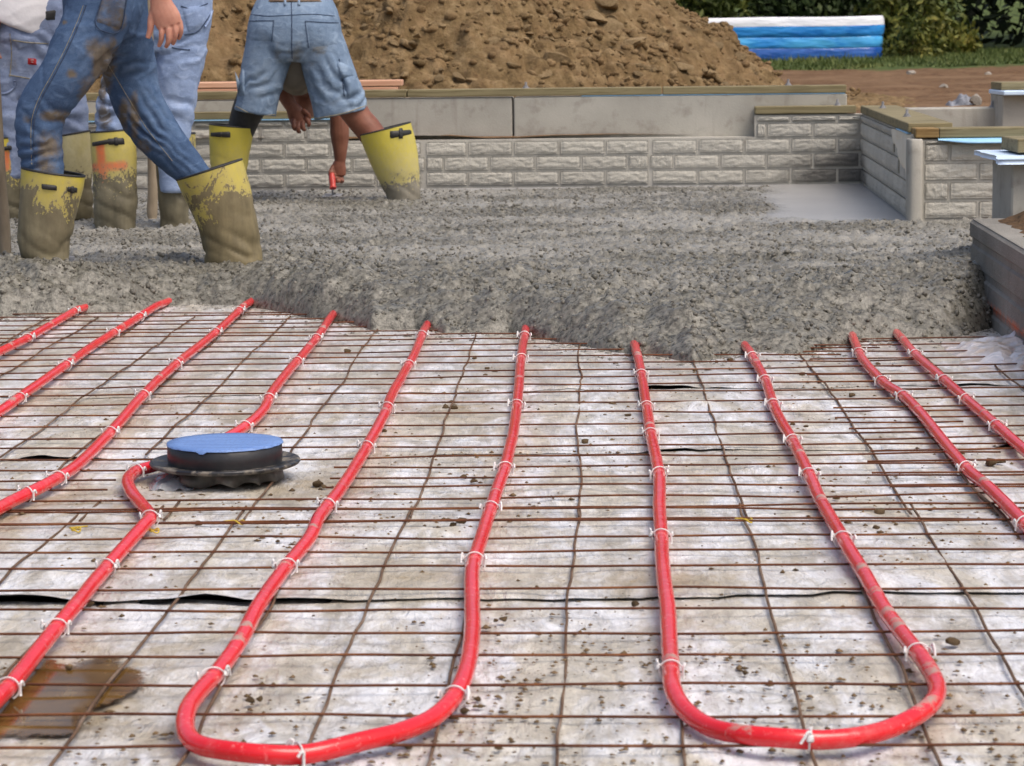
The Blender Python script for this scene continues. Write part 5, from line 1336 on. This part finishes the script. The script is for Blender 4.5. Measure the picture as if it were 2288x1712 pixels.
def arm(sh, el, wr_, side, k=1.0):
    return loft([(sh, .055 * k, .055 * k), (sh * .55 + el * .45, .048 * k, .048 * k), (el, .041 * k, .041 * k), (el * .7 + wr_ * .3, .043 * k, .041 * k), (wr_, .028 * k, .024 * k)], side, 16)
def sleeve(sh, el, side): return loft([(sh + (sh - el) * .12, .06, .06), (sh, .072, .07), (sh * .5 + el * .5, .066, .064), (sh * .45 + el * .55, .064, .062)], side, 16)
def add_solid(name, lofts, voxel, mat, root, it=6, fold=0.0, fscale=(9, 9, 16), seed=0, mud=None, ret=False, parent=None, bunch=None, fine=None):
    V, F, N = solid(lofts, voxel, it)
    if fine:                                                   # finer skin for hands and forearms, same mesh
        V2, F2, N2 = solid(fine[0], fine[1], 3); F = np.vstack([F, F2 + len(V)]); V = np.vstack([V, V2]); N = np.vstack([N, N2])
    if bunch:                                                  # cloth bunched into folds at knees, crotch and cuffs
        pj = proj(V); dsp = np.zeros(len(V))
        for (x, y, rx, ry, k, slope, wl) in bunch:
            w_ = np.exp(-(((pj[:, 0] - x) / rx) ** 2 + ((pj[:, 1] - y) / ry) ** 2))
            ph = (V[:, 2] + slope * V[:, 0]) / wl + .9 * fbm(V * 7 + seed, 741, 2) + .5 * fbm(V * 16 + seed, 743, 2)
            q_ = np.sin(ph * 2 * math.pi); dsp += k * w_ * (np.sign(q_) * np.abs(q_) ** .8 * .6 + .5 * np.exp(-np.abs(q_) * 4) - .3) * (.35 + .9 * sstep(-.3, .4, vnoise(V * 9 + seed, 745)))
        V = V + N * dsp[:, None]
    if fold:
        fs_ = np.array(fscale); wp = np.stack([fbm(V * 6 + seed + 3 * k, 690 + seed, 2) for k in range(3)], -1) * .9
        a_ = fbm(V * fs_ * .8 + seed, 700 + seed, 2); rdg = np.exp(-np.abs(vnoise(V * fs_ * 1.05 + wp + seed + 5, 720 + seed)) * 7.0)
        rd2 = np.exp(-np.abs(vnoise(V * fs_[[1, 0, 2]] * np.array([1.6, 1.6, 1.1]) + wp * 1.4 + seed + 9, 725 + seed)) * 8.0)
        msk = .35 + .65 * sstep(-.25, .35, vnoise(V * 5 + seed, 731 + seed))
        V = V + N * (fold * (a_ * .9 + msk * (1.15 * rdg - .55 * rd2)))[:, None]
    at = None
    if mud is not None: at = {'mud': np.clip(mud(V), 0, 1)}
    ob = mesh_obj(name, V, quads(F), mat, parent or root, base=np.array(root.location), attrs=at)
    return (ob, bvh_of(V, quads(F))) if ret else ob
def blots(V, pts):
    pj = proj(V); m = np.zeros(len(V))
    for (x, y, rx, ry, k) in pts: m = np.maximum(m, k * np.exp(-(((pj[:, 0] - x) / rx) ** 2 + ((pj[:, 1] - y) / ry) ** 2)))
    return m
def sew(name, geo, mat, root, parent=None):
    if geo is not None: mesh_obj(name, geo[0], geo[1], mat, parent or root, base=np.array(root.location))
XS = np.array([1., 0, 0]); YS = np.array([0, 1., 0]); UP = np.array([0, 0, 1.])

# ---------------------------------------------------------------- worker A: striding to the left, near the viewer
Yn, Yf = 8.50, 8.88
A = empty('person', (P(240, 500, 8.7)[0], 8.7, 0), 'worker striding left in muddy blue jeans and mud caked yellow boots', 'person')
near = [((228, -40), .11, .10, 8.60), ((213, 50), .104, .098, 8.56), ((160, 150), .092, .088, Yn), ((105, 225), .084, .082, Yn), ((88, 268), .081, .078, Yn), ((88, 318), .076, .074, Yn), ((98, 378), .068, .068, Yn), ((106, 450), .056, .06, Yn), ((110, 540), .05, .055, Yn)]
far = [((250, -30), .11, .10, 8.76), ((268, 70), .104, .098, 8.80), ((288, 155), .094, .088, Yf), ((306, 222), .087, .082, Yf), ((339, 281), .084, .078, Yf), ((378, 331), .076, .072, Yf), ((430, 384), .060, .06, Yf), ((468, 450), .052, .055, Yf), ((500, 525), .05, .055, Yf)]
lf = lambda L, k=1.0, e=0.0: [(P(*p, y), a * k - e, b * k - e) for p, a, b, y in L]
hipA = P(228, -60, 8.68)
pel = loft([(P(232, -85, 8.68), .125, .165), (P(230, -30, 8.68), .128, .172), (P(232, 30, 8.68), .128, .168), (P(238, 85, 8.69), .095, .125)], XS, 24)
jl = [pel, loft(lf(near), XS), loft(lf(far), XS)]
def mudA(V):
    return blots(V, [(232, 150, 30, 70, 1.0), (200, 210, 40, 50, .7), (130, 260, 60, 18, .8), (110, 330, 45, 45, .75), (215, 110, 40, 50, .6), (300, 260, 14, 80, .7), (60, 265, 20, 20, .6), (105, 375, 40, 30, .7), (262, 50, 26, 22, .75), (160, 165, 18, 14, .7), (275, 260, 16, 60, .75), (320, 330, 26, 30, .6), (145, 50, 10, 8, .7), (250, 110, 18, 40, .6)]) + .25 * fbm(V * 5, 731, 3)
jA, bA = add_solid('jeans', jl, .0070, DEN_A, A, 4, .0070, (5, 5, 8), 1, mudA, True, bunch=[(92, 268, 70, 40, .012, .5, .05), (95, 345, 60, 35, .015, -.3, .042), (330, 285, 60, 60, .010, .9, .05), (400, 355, 50, 40, .013, .9, .042), (245, 130, 60, 50, .010, -.8, .06)])
sew('seam', drape_line(bA, [(192, 12), (178, 50), (150, 112), (120, 170), (95, 215), (78, 262), (75, 310), (77, 368)], .0022), M_seam, A, jA)
sew('stitching', drape_line(bA, [(186, 12), (172, 50), (144, 112), (114, 170), (89, 215), (72, 262), (69, 310), (71, 368)], .0010), M_stitch, A, jA)
sew('stitching', drape_line(bA, [(240, 142), (262, 178), (290, 225), (330, 290), (385, 360)], .0009), M_stitch, A, jA)
sew('back_pocket', drape(bA, ((228, -10), (284, -6), (270, 66), (212, 52)), 12, 10, .005, .003), DEN_A, A, jA)
bpv = bpy.data.objects['back_pocket'].data
at = bpv.attributes.new('mud', 'FLOAT', 'POINT'); at.data.foreach_set('value', np.full(len(bpv.vertices), .5, np.float32))
sew('pocket_stitching', drape_line(bA, [(229, -8), (213, 52), (240, 73), (270, 66), (284, -4)], .0022, lift=.006), M_seam, A, jA)
bodyA, shirtA = upper(hipA, -XS, YS)
shl = hipA + UP * .47 + YS * -.21; shr = hipA + UP * .47 + YS * .21
Yh = 8.36
elA = P(322, -150, Yh); wrA = P(360, 6, Yh)
handA = [loft([(P(357, -6, Yh), .033, .024), (P(362, 14, Yh), .038, .021), (P(373, 40, Yh), .044, .020), (P(379, 58, Yh), .041, .016)], XS, 18)]
for (pts, r_) in (([(361, 50, 0), (361, 74, -.006), (360, 90, .0), (355, 103, .020)], .0094), ([(376, 52, -.004), (377, 78, -.010), (376, 94, -.002), (371, 105, .022)], .0096),
                  ([(390, 50, -.002), (392, 73, -.006), (390, 88, .002), (386, 99, .022)], .0090), ([(402, 46, .004), (405, 65, .002), (403, 78, .012), (399, 88, .026)], .0078)):
    handA.append(loft([(P(x, y, Yh + dy), r_ * k, r_ * k) for (x, y, dy), k in zip(pts, (1.1, 1, .93, .72))], XS, 10, 4))
handA.append(loft([(P(346, 18, Yh + .01), .016, .016), (P(338, 44, Yh + .006), .0125, .0125), (P(336, 66, Yh + .004), .0105, .0105), (P(330, 86, Yh + .006), .0085, .0085)], XS, 10, 4))
wr2 = P(175, -190, 8.98); el2 = P(250, -190, 8.96)
foreA = [loft([(elA, .038, .038), (elA * .7 + P(357, -4, Yh) * .3, .043, .041), (P(357, -4, Yh), .031, .025)], XS, 18)] + handA
bodyA += [arm(shl, elA, P(357, -4, Yh), XS, .97), arm(shr, el2, wr2, XS)] + hand(wr2, (wr2 - el2) * [1, 1, .6], UP, -XS)
bodyA += [loft(lf(near, 1, .014), XS), loft(lf(far, 1, .014), XS), loft([(P(110, 545, Yn), .045, .045), (P(104, 580, Yn), .04, .04), (P(85, 618, Yn), .028, .028)], XS), loft([(P(500, 525, Yf), .045, .045), (P(515, 570, Yf), .04, .04), (P(505, 600, Yf), .03, .03)], XS)]
add_solid('body', bodyA, .0085, SKIN_A, A, 4, fine=(foreA, .0027))
add_solid('shirt', shirtA + [sleeve(shl, elA, XS), sleeve(shr, el2, XS)], .010, M_navy, A, 4, .006, (8, 8, 9), 2)
add_solid('hair', [hair_loft(hipA + UP * .53, UP, -XS, YS)], .009, M_hair, A, 3, .004, (30, 30, 12), 3)
make_boot(A, [((48, 374), (192, 395)), ((46, 408), (187, 424)), ((43, 450), (178, 458)), ((40, 500), (163, 508)), ((45, 545), (152, 552)), ((58, 590), (150, 600)), ((70, 625), (148, 630))], Yn,
          boot_mat('boot_mud_left', .74, .95, seed=1.3, mud=(.17, .145, .085), scale=5), foot=(-.20, -.03, 0), seed=1, strap=[((92, 410), (128, 414), (128, 427), (92, 424)), ((150, 416), (174, 419), (173, 432), (150, 430))])
make_boot(A, [((395, 403), (541, 356)), ((410, 437), (551, 393)), ((430, 480), (561, 430)), ((447, 520), (570, 485)), ((456, 550), (578, 540)), ((459, 580), (583, 580)), ((462, 620), (580, 620))], Yf,
          boot_mat('boot_mud_right', .70, .85, seed=4.1, mud=(.18, .145, .075), scale=6.5), foot=(-.16, .05, 0), seed=2)

# ---------------------------------------------------------------- worker B: at the far left, white shirt
YB = 11.3
B = empty('person', (P(80, 450, YB)[0], YB, 0), 'worker in white shirt and pale grey jeans at the left edge, yellow boots', 'person')
bl_ = [((25, 20), .105, .1), ((22, 120), .094, .095), ((18, 200), .084, .086), ((22, 260), .078, .08), ((26, 320), .06, .064), ((28, 400), .05, .055)]
br_ = [((112, 20), .105, .1), ((124, 120), .094, .095), ((145, 200), .082, .085), ((160, 255), .074, .076), ((170, 320), .058, .06), ((175, 400), .05, .055)]
lg = lambda L, Y, e=0.0: [(P(*p, Y), a - e, b - e) for p, a, b in L]
hipB = P(68, 20, YB)
pelB = loft([(P(68, -20, YB), .180, .12), (P(68, 30, YB), .19, .128), (P(68, 90, YB), .19, .12), (P(72, 150, YB), .17, .10), (P(78, 215, YB), .12, .08)], XS, 24)
def mudB(V): return blots(V, [(25, 130, 40, 60, .35), (110, 60, 40, 30, .3)]) + .2 * fbm(V * 5, 733, 3)
jB, bB = add_solid('jeans', [pelB, loft(lg(bl_, YB), XS), loft(lg(br_, YB), XS)], .009, DEN_B, B, 4, .0065, (5, 5, 8), 4, mudB, True, bunch=[(60, 110, 90, 60, .010, .5, .07), (160, 250, 40, 60, .012, 0, .06), (20, 250, 40, 60, .012, 0, .06)])
sew('pocket_seam', drape_line(bB, [(28, 90), (60, 95), (108, 98)], .0022), M_stitch, B, jB)
sew('pocket_seam', drape_line(bB, [(22, 75), (26, 120), (22, 172)], .0022), M_stitch, B, jB)
sew('pocket_seam', drape_line(bB, [(20, 168), (45, 172), (66, 176)], .0022), M_stitch, B, jB)
M_red = simple('red_woven_label', (.28, .012, .018), (.40, .03, .03), 60, .8)
sew('label_patch', drape(bB, ((61, 129), (83, 130), (83, 147), (60, 146)), 6, 6, .004), M_red, B, jB)
sew('label_lettering', drape(bB, ((66, 133), (78, 133), (78, 135.5), (66, 135.5)), 5, 3, .0065), M_tie, B, jB)
sew('label_lettering', drape(bB, ((68, 138), (76, 138), (76, 140.5), (68, 140.5)), 5, 3, .0065), M_tie, B, jB)
sew('tool_loop', drape_line(bB, [(33, 180), (32, 195), (20, 206), (4, 210), (-8, 206)], .006), DEN_B, B, jB)
lpv = bpy.data.objects['tool_loop'].data; lpv.attributes.new('mud', 'FLOAT', 'POINT')
sew('belt', drape(bB, ((98, 24), (128, 20), (124, 46), (100, 48)), 6, 6, .004), M_strap, B, jB)
bodyB, shirtB = upper(hipB, YS, XS)
sBl, sBr = hipB + UP * .46 - XS * .2, hipB + UP * .46 + XS * .2; eBl, wBl = P(-10, -95, YB - .03), P(-14, 60, YB - .12); eBr, wBr = P(195, -170, YB + .05), P(150, -230, YB + .28)
bodyB += [arm(sBl, eBl, wBl, XS, 1.05), arm(sBr, eBr, wBr, XS)] + hand(wBl, wBl - eBl, YS, XS) + hand(wBr, wBr - eBr, UP, -XS)
bodyB += [loft(lg(bl_, YB, .014), XS), loft(lg(br_, YB, .014), XS)]
add_solid('body', bodyB, .008, SKIN_B, B, 4)
hemB = loft([(P(42, 62, YB), .178, .14), (P(55, 25, YB), .186, .142), (P(62, -20, YB), .182, .136), (P(66, -80, YB), .172, .13)], np.array([1., 0, .22]), 24)
add_solid('shirt', shirtB + [hemB, sleeve(sBl, eBl, XS), sleeve(sBr, eBr, XS)], .009, M_white, B, 6, .006, (5, 5, 10), 5)
add_solid('hair', [hair_loft(hipB + UP * .53, UP, YS, XS)], .010, M_hair, B, 3, .004, (30, 30, 12), 6)
make_boot(B, [((-30, 312), (50, 304)), ((-28, 340), (50, 338)), ((-24, 380), (50, 378)), ((-20, 420), (52, 420)), ((-14, 460), (50, 460)), ((-12, 490), (48, 490))], YB, boot_mat('boot_far_left', .52, .25, seed=2.2, yellow=(.66, .52, .05)), foot=(0, .2, 0), seed=3,
          paint=[(14, 345, 14, 375, 10)], strap=[((4, 328), (40, 322), (40, 334), (4, 338))])
make_boot(B, [((136, 304), (203, 292)), ((138, 340), (206, 332)), ((142, 380), (206, 376)), ((146, 420), (206, 416)), ((150, 460), (206, 458)), ((150, 490), (204, 490))], YB - .15, boot_mat('boot_cream', .50, .35, seed=7.2, yellow=(.66, .56, .22), mud=(.16, .13, .07), fade=.8), foot=(0, .2, 0), seed=4)

# ---------------------------------------------------------------- worker C: light jeans, behind the striding worker
YC = 10.75
C_ = empty('person', (P(330, 480, YC)[0], YC, 0), 'worker in light blue jeans standing behind the striding worker, orange cross on boot', 'person')
cl = [((325, 20), .105, .10), ((302, 110), .094, .092), ((270, 190), .082, .084), ((252, 260), .072, .074), ((250, 330), .06, .062), ((250, 420), .05, .055)]
cr = [((418, 20), .105, .10), ((408, 110), .096, .094), ((394, 190), .090, .088), ((388, 250), .084, .082), ((386, 300), .076, .074), ((386, 340), .06, .062), ((386, 430), .05, .055)]
hipC = P(374, 5, YC)
pelC = loft([(P(374, -55, YC), .178, .12), (P(374, 0, YC), .187, .13), (P(372, 60, YC), .178, .122), (P(366, 115, YC), .12, .09)], XS, 24)
def mudC(V): return blots(V, [(228, 200, 16, 50, .9), (234, 260, 22, 40, .9), (255, 240, 20, 20, .6), (330, 60, 25, 30, .4)]) + .12 * fbm(V * 5, 735, 3)
jC, bC = add_solid('jeans', [pelC, loft(lg(cl, YC), XS), loft(lg(cr, YC), XS)], .009, DEN_C, C_, 4, .0065, (5, 5, 8), 7, mudC, True, bunch=[(400, 95, 60, 30, .016, -.4, .055), (390, 240, 60, 60, .012, .3, .07), (250, 240, 50, 60, .013, .2, .06), (345, 110, 40, 40, .012, .9, .06)])
sew('back_pocket', drape(bC, ((404, 16), (462, 8), (452, 60), (420, 78)), 10, 8, .005, .003), DEN_C, C_, jC)
sew('pocket_seam', drape_line(bC, [(404, 14), (430, 20), (464, 8)], .0024), M_seam, C_, jC)
sew('pocket_seam', drape_line(bC, [(412, 78), (440, 72), (462, 45), (474, 25)], .0030), M_seam, C_, jC)
sew('pocket_seam', drape_line(bC, [(384, 106), (402, 110), (424, 112)], .0028), M_seam, C_, jC)
sew('key_strap', drape_line(bC, [(474, 24), (468, 45), (458, 60)], .006, lift=.006), DEN_C, C_, jC)
for o in C_.children_recursive:
    if o.type == 'MESH' and o.data.materials[0] == DEN_C and 'mud' not in o.data.attributes: o.data.attributes.new('mud', 'FLOAT', 'POINT')
bodyC, shirtC = upper(hipC, YS, XS)
sCl, sCr = hipC + UP * .46 - XS * .2, hipC + UP * .46 + XS * .2; wCl, wCr = P(338, -95, YC + .30), P(400, -60, YC + .34); eCl, eCr = P(262, -110, YC + .08), P(490, -110, YC + .1)
bodyC += [arm(sCl, eCl, wCl, XS), arm(sCr, eCr, wCr, XS)] + hand(wCl, wCl - eCl, UP, XS) + hand(wCr, wCr - eCr, UP, -XS) + [loft(lg(cl, YC, .014), XS), loft(lg(cr, YC, .014), XS)]
add_solid('body', bodyC, .008, SKIN_A, C_, 4)
add_solid('shirt', shirtC + [sleeve(sCl, eCl, XS), sleeve(sCr, eCr, XS)], .010, M_grey_shirt, C_, 4, .006, (8, 8, 9), 8)
add_solid('hair', [hair_loft(hipC + UP * .53, UP, YS, XS)], .010, M_hair, C_, 3, .004, (30, 30, 12), 9)
make_boot(C_, [((202, 296), (296, 289)), ((203, 335), (304, 330)), ((206, 380), (305, 376)), ((208, 430), (304, 428)), ((211, 475), (302, 475)), ((214, 520), (300, 520))], YC,
          boot_mat('boot_orange_cross', .52, .22, seed=3.4, yellow=(.64, .52, .08), fade=.35), foot=(0, .2, 0), seed=5, paint=[(224, 328, 231, 410, 11), (212, 374, 276, 370, 11)], strap=[((204, 318), (250, 309), (250, 321), (204, 329)), ((240, 309), (278, 307), (280, 324), (240, 325))])
make_boot(C_, [((334, 302), (436, 298)), ((336, 340), (436, 338)), ((344, 380), (432, 380)), ((352, 430), (426, 430)), ((358, 478), (422, 478)), ((358, 520), (420, 520))], YC + .05, boot_mat('boot_muddy_behind', .86, .45, seed=6.6), foot=(.05, .2, 0), seed=6)

# ---------------------------------------------------------------- worker D: bending over, denim shorts, trowel
YD = 12.2
Dp_ = empty('person', (P(690, 430, YD)[0], YD, 0), 'worker bending over in denim shorts, trowelling beside the far wall', 'person')
dl = [((612, 70), .115, .12), ((594, 140), .110, .112), ((578, 205), .102, .102), ((570, 254), .100, .098)]
dr_ = [((702, 70), .118, .12), ((728, 140), .116, .115), ((750, 205), .122, .112), ((762, 256), .130, .112)]
pelD = loft([(P(657, -8, YD + .14), .150, .10), (P(657, 18, YD + .06), .192, .13), (P(657, 60, YD), .218, .14), (P(657, 105, YD), .205, .135), (P(657, 140, YD), .11, .10)], XS, 26)
def mudD(V): return blots(V, [(580, 78, 14, 14, .75), (660, 120, 26, 34, .62), (715, 105, 26, 34, .6), (736, 80, 20, 16, .6), (700, 150, 30, 30, .42), (620, 120, 20, 30, .5), (600, 180, 20, 40, .3)]) + .1 * fbm(V * 5, 737, 3)
jD, bD = add_solid('shorts', [pelD, loft(lg(dl, YD), np.array([1., 0, -.22])), loft(lg(dr_, YD), np.array([1., 0, .20]))], .0080, DEN_D, Dp_, 4, .0060, (5, 5, 6), 10, mudD, True, bunch=[(735, 185, 60, 60, .008, 1.1, .08), (575, 190, 50, 60, .008, -1.0, .085), (655, 125, 40, 30, .008, .0, .05), (790, 220, 40, 30, .010, -.6, .05)])
sew('seam', drape_line(bD, [(651, 6), (652, 50), (652, 100), (653, 132)], .0024), M_seam, Dp_, jD)
sew('seam', drape_line(bD, [(556, 32), (600, 36), (650, 34), (700, 32), (748, 36)], .0020), M_seam, Dp_, jD)
sew('back_pocket', drape(bD, ((556, 46), (612, 45), (607, 94), (552, 92)), 10, 9, .004, .003), DEN_D, Dp_, jD)
sew('back_pocket', drape(bD, ((682, 46), (758, 50), (764, 100), (692, 108)), 10, 9, .004, .003), DEN_D, Dp_, jD)
sew('cargo_pocket', drape(bD, ((764, 172), (796, 156), (808, 204), (778, 222)), 9, 9, .014, .012), DEN_D, Dp_, jD)
sew('cargo_pocket', drape(bD, ((525, 160), (546, 150), (548, 214), (526, 218)), 8, 9, .014, .010), DEN_D, Dp_, jD)
sew('pocket_flap', drape(bD, ((750, 134), (790, 150), (797, 172), (762, 180)), 8, 7, .018, .006), DEN_D, Dp_, jD)
for o in jD.children:
    if o.data.materials[0] == DEN_D and 'mud' not in o.data.attributes:
        at = o.data.attributes.new('mud', 'FLOAT', 'POINT'); at.data.foreach_set('value', np.full(len(o.data.vertices), .22, np.float32))
for pts in ([(682, 47), (720, 50), (757, 51)], [(682, 48), (690, 108)], [(556, 47), (612, 46)], [(612, 46), (607, 94)], [(758, 132), (764, 172), (770, 216)], [(762, 180), (797, 172)]):
    sew('stitching', drape_line(bD, pts, .0018, lift=.004), M_seam, Dp_, jD)
for pts in ([(527, 238), (572, 258), (614, 256)], [(704, 265), (764, 254), (818, 236)]): sew('hem_stitching', drape_line(bD, pts, .0022), M_stitch, Dp_, jD)
M_belt = simple('brown_belt', (.09, .06, .04), (.16, .11, .07), 30, .6)
sew('belt', drape(bD, ((600, -2), (716, -3), (722, 5), (595, 6)), 14, 4, .007), M_belt, Dp_, jD)
for x in (637, 668): sew('belt_loop', drape(bD, ((x - 4, -3), (x + 4, -3), (x + 4, 14), (x - 4, 14)), 4, 6, .011), DEN_D, Dp_, jD)
for o in jD.children:
    if o.data.materials[0] == DEN_D and 'mud' not in o.data.attributes: o.data.attributes.new('mud', 'FLOAT', 'POINT')
sew('tool_loop', drape_line(bD, [(768, 76), (780, 80), (784, 90), (776, 98)], .005, lift=.004), DEN_D, Dp_, jD)
lp = bpy.data.objects.get('tool_loop.001'); 
if lp and 'mud' not in lp.data.attributes: lp.data.attributes.new('mud', 'FLOAT', 'POINT')
up_t = np.array([0, .80, -.60]); up_t /= np.linalg.norm(up_t); hipD = P(657, 28, YD + .10)
q = lambda u, w=0.: hipD + up_t * u + np.array([0, -.6, -.80]) * w
bodyD = [loft([(q(-.05), .15, .11), (q(.1), .15, .11), (q(.28), .165, .115), (q(.42), .175, .105), (q(.50), .10, .08)], XS, 24)]
hb = q(.49, .02); hu = np.array([0, .8, -.45]); hu /= np.linalg.norm(hu); hf = np.array([0, -.45, -.8])
bodyD += head_lofts(hb, hu, hf, XS)
Ya = 12.62
eL, wL = P(602, 150, Ya), P(650, 238, Ya - .04); eR, wR = P(757, 258, Ya), P(760, 362, Ya)
sL, sR = q(.40) - XS * .15, q(.40) + XS * .15
bodyD += [loft([(sL, .055, .055), (sL * .5 + eL * .5, .05, .05), (eL, .043, .043), (eL * .55 + wL * .45, .041, .039), (wL, .030, .027)], XS, 16),
          loft([(sR, .055, .055), (sR * .45 + eR * .55, .052, .05), (eR, .043, .043), (P(759, 298, Ya), .046, .043), (P(760, 335, Ya), .034, .031), (wR, .025, .023)], XS, 16)]
# left hand, loosely closed, hanging
fineD = [loft([(eL, .041, .041), (eL * .55 + wL * .45, .0415, .0395), (wL, .031, .028)], XS, 16), loft([(eR, .0425, .0425), (P(759, 298, Ya), .0465, .0435), (P(760, 335, Ya), .035, .032), (wR, .026, .024)], XS, 16)]
fineD.append(loft([(P(650, 236, Ya - .04), .030, .026), (P(661, 254, Ya - .04), .042, .026), (P(670, 274, Ya - .04), .043, .024)], XS, 16))
for (pts) in ([(655, 268, -.06), (656, 284, -.075), (660, 290, -.05)], [(666, 274, -.06), (666, 292, -.075), (670, 295, -.05)], [(676, 272, -.06), (678, 288, -.075), (681, 290, -.05)], [(684, 262, -.055), (690, 276, -.065), (689, 282, -.045)], [(676, 246, -.055), (689, 256, -.06), (692, 268, -.055)]):
    fineD.append(loft([(P(x, y, Ya + dy), .0108 * k, .0108 * k) for (x, y, dy), k in zip(pts, (1.1, 1.0, .8))], XS, 10, 4))
# right hand closed round the trowel handle
fineD.append(loft([(P(760, 360, Ya), .026, .024), (P(757, 374, Ya), .036, .028), (P(756, 392, Ya), .037, .028)], XS, 16))
for (pts) in ([(747, 380, -.005), (741, 388, -.035), (750, 392, -.05)], [(749, 388, -.01), (744, 396, -.04), (753, 399, -.05)], [(755, 396, -.01), (752, 405, -.04), (760, 404, -.045)], [(763, 396, .0), (763, 406, -.025), (767, 402, -.04)], [(745, 372, -.01), (738, 386, -.03), (739, 398, -.045)]):
    fineD.append(loft([(P(x, y, Ya + dy), .0108 * k, .0108 * k) for (x, y, dy), k in zip(pts, (1.1, 1.0, .8))], XS, 10, 4))
dl2 = [((600, 120), .085, .085), ((575, 200), .078, .08), ((556, 245), .068, .068), ((540, 290), .062, .064), ((522, 340), .062, .064), ((512, 400), .045, .05), ((508, 440), .04, .06)]
dr2 = [((720, 120), .088, .085), ((762, 200), .078, .08), ((800, 262), .064, .064), ((825, 292), .064, .064), ((862, 350), .060, .062), ((885, 410), .045, .05), ((900, 450), .04, .06)]
bodyD += [loft(lg(dl2, YD + .06), XS), loft(lg(dr2, YD), XS)]
add_solid('body', bodyD, .0085, SKIN_D, Dp_, 4, fine=(fineD, .0033))
dk = [((567, 222), .084, .084), ((553, 250), .076, .076), ((542, 280), .068, .07), ((534, 305), .062, .064)]
add_solid('knee_sleeve', [loft(lg(dk, YD + .06), XS)], .009, M_strap, Dp_, 3)
shD = [loft([(q(-.0, .0), .172, .118), (q(.1, .01), .172, .125), (q(.25, .02), .18, .14), (q(.40, .01), .19, .13), (q(.485), .12, .09)], XS, 24),
       loft([(q(.05, .06), .10, .09), (q(.17, .16), .10, .12), (q(.32, .14), .10, .10)], XS, 20), sleeve(sL, eL, XS), sleeve(sR, eR, XS)]
add_solid('shirt', shD, .010, M_grey_shirt, Dp_, 4, .008, (7, 7, 7), 11)
add_solid('hair', [hair_loft(hb, hu, hf, XS)], .010, M_hair, Dp_, 3, .004, (30, 30, 12), 12)
make_boot(Dp_, [((467, 277), (570, 286)), ((467, 310), (563, 316)), ((468, 345), (556, 348)), ((472, 385), (548, 388)), ((476, 420), (544, 424)), ((478, 455), (542, 455))], YD + .06, boot_mat('boot_yellow_left', .30, .2, seed=8.1, yellow=(.60, .50, .065)), foot=(-.03, .2, 0), seed=7, wr=.006,
          strap=[((468, 296), (516, 293), (516, 309), (468, 306))])
make_boot(Dp_, [((802, 303), (919, 273)), ((818, 342), (928, 312)), ((835, 381), (934, 350)), ((852, 415), (937, 400)), ((866, 440), (938, 436)), ((874, 475), (936, 475))], YD, boot_mat('boot_yellow_right', .38, .25, seed=9.5, yellow=(.62, .52, .075), mud=(.22, .20, .155)), foot=(.03, .2, 0), seed=8, wr=.005,
          strap=[((870, 292), (921, 289), (922, 300), (870, 312))])

# ---------------------------------------------------------------- hand tools
tr = empty('trowel', P(745, 410, Ya - .03) * [1, 1, 0] + [0, 0, .1], 'steel trowel with a red handle gripped by the bending worker', 'trowel')
M_redh = simple('red_handle', (.50, .035, .025), (.66, .07, .05), 30, .4, .1, 80, .001, .5)
h0, h1 = P(741, 388, Ya - .05), P(744, 421, Ya - .09)
V, F = loft([(h0, .012, .012), (h0 * .6 + h1 * .4, .016, .016), (h0 * .2 + h1 * .8, .015, .015), (h1, .017, .017)], XS, 14); mesh_obj('handle', V, F, M_redh, tr)
tz = conc_z + .002
V, F = join(tube(np.array([h1 * [1, 1, 0] + [0, .0, tz + .03], h0 * [1, 1, 0] + [0, .02, tz + .035], h0 * [1, 1, 0] + [.0, .06, tz + .005]]), .005, 6), box((h0[0], h0[1] + .05, tz), (.045, 0, 0), (0, .12, 0), (0, 0, .0012))); mesh_obj('blade', V, F, M_steel, tr, smooth=False)
M_shaft = simple('muddy_ash_shaft', (.17, .13, .085), (.33, .27, .19), 16, .8, .4, 60, .004, vscale=(1, 1, .3))
rk = empty('rake', (P(8, 555, 9.0)[0], 9.0, .08), 'muddy wooden shaft of a rake standing in the concrete at the left edge', 'rake')
a_, b2, c2 = P(12, 565, 9.0), P(4, 400, 9.0), P(-12, 130, 9.0); d2 = c2 + (c2 - b2) * 1.6
V, F = loft([(d2, .014, .014), (c2, .015, .015), (b2, .0155, .0155), (P(9, 480, 9.0), .019, .019), (a_, .021, .021), (a_ - [0, 0, .05], .016, .016)], XS, 14); mesh_obj('shaft', V, F, M_shaft, rk)
V, F = box(a_ - [0, 0, .06], (.24, 0, 0), (0, .004, 0), (0, 0, .045), .002); mesh_obj('head', V, F, M_steel, rk, smooth=False)
sv_ = empty('shovel', (P(340, 470, 10.5)[0], 10.5, .08), 'muddy shovel shaft standing in the concrete between two yellow boots', 'shovel')
a_, b2 = P(340, 472, 10.5), P(338, 330, 10.5); c2 = b2 + (b2 - a_) * 3.1
V, F = loft([(c2, .015, .015), (b2, .016, .016), (P(341, 420, 10.5), .020, .019), (a_, .022, .02), (a_ - [0, 0, .03], .018, .018)], XS, 14); mesh_obj('shaft', V, F, M_shaft, sv_)
V, F = box(a_ - [0, 0, .13], (.09, 0, 0), (0, .006, .004), (0, 0, .04), .004); mesh_obj('blade', V, F, M_steel, sv_, smooth=False)
V, F = tube(np.array([c2 + [-.06, 0, 0], c2 + [.06, 0, 0]]), .014, 10); mesh_obj('grip', V, F, M_shaft, sv_)
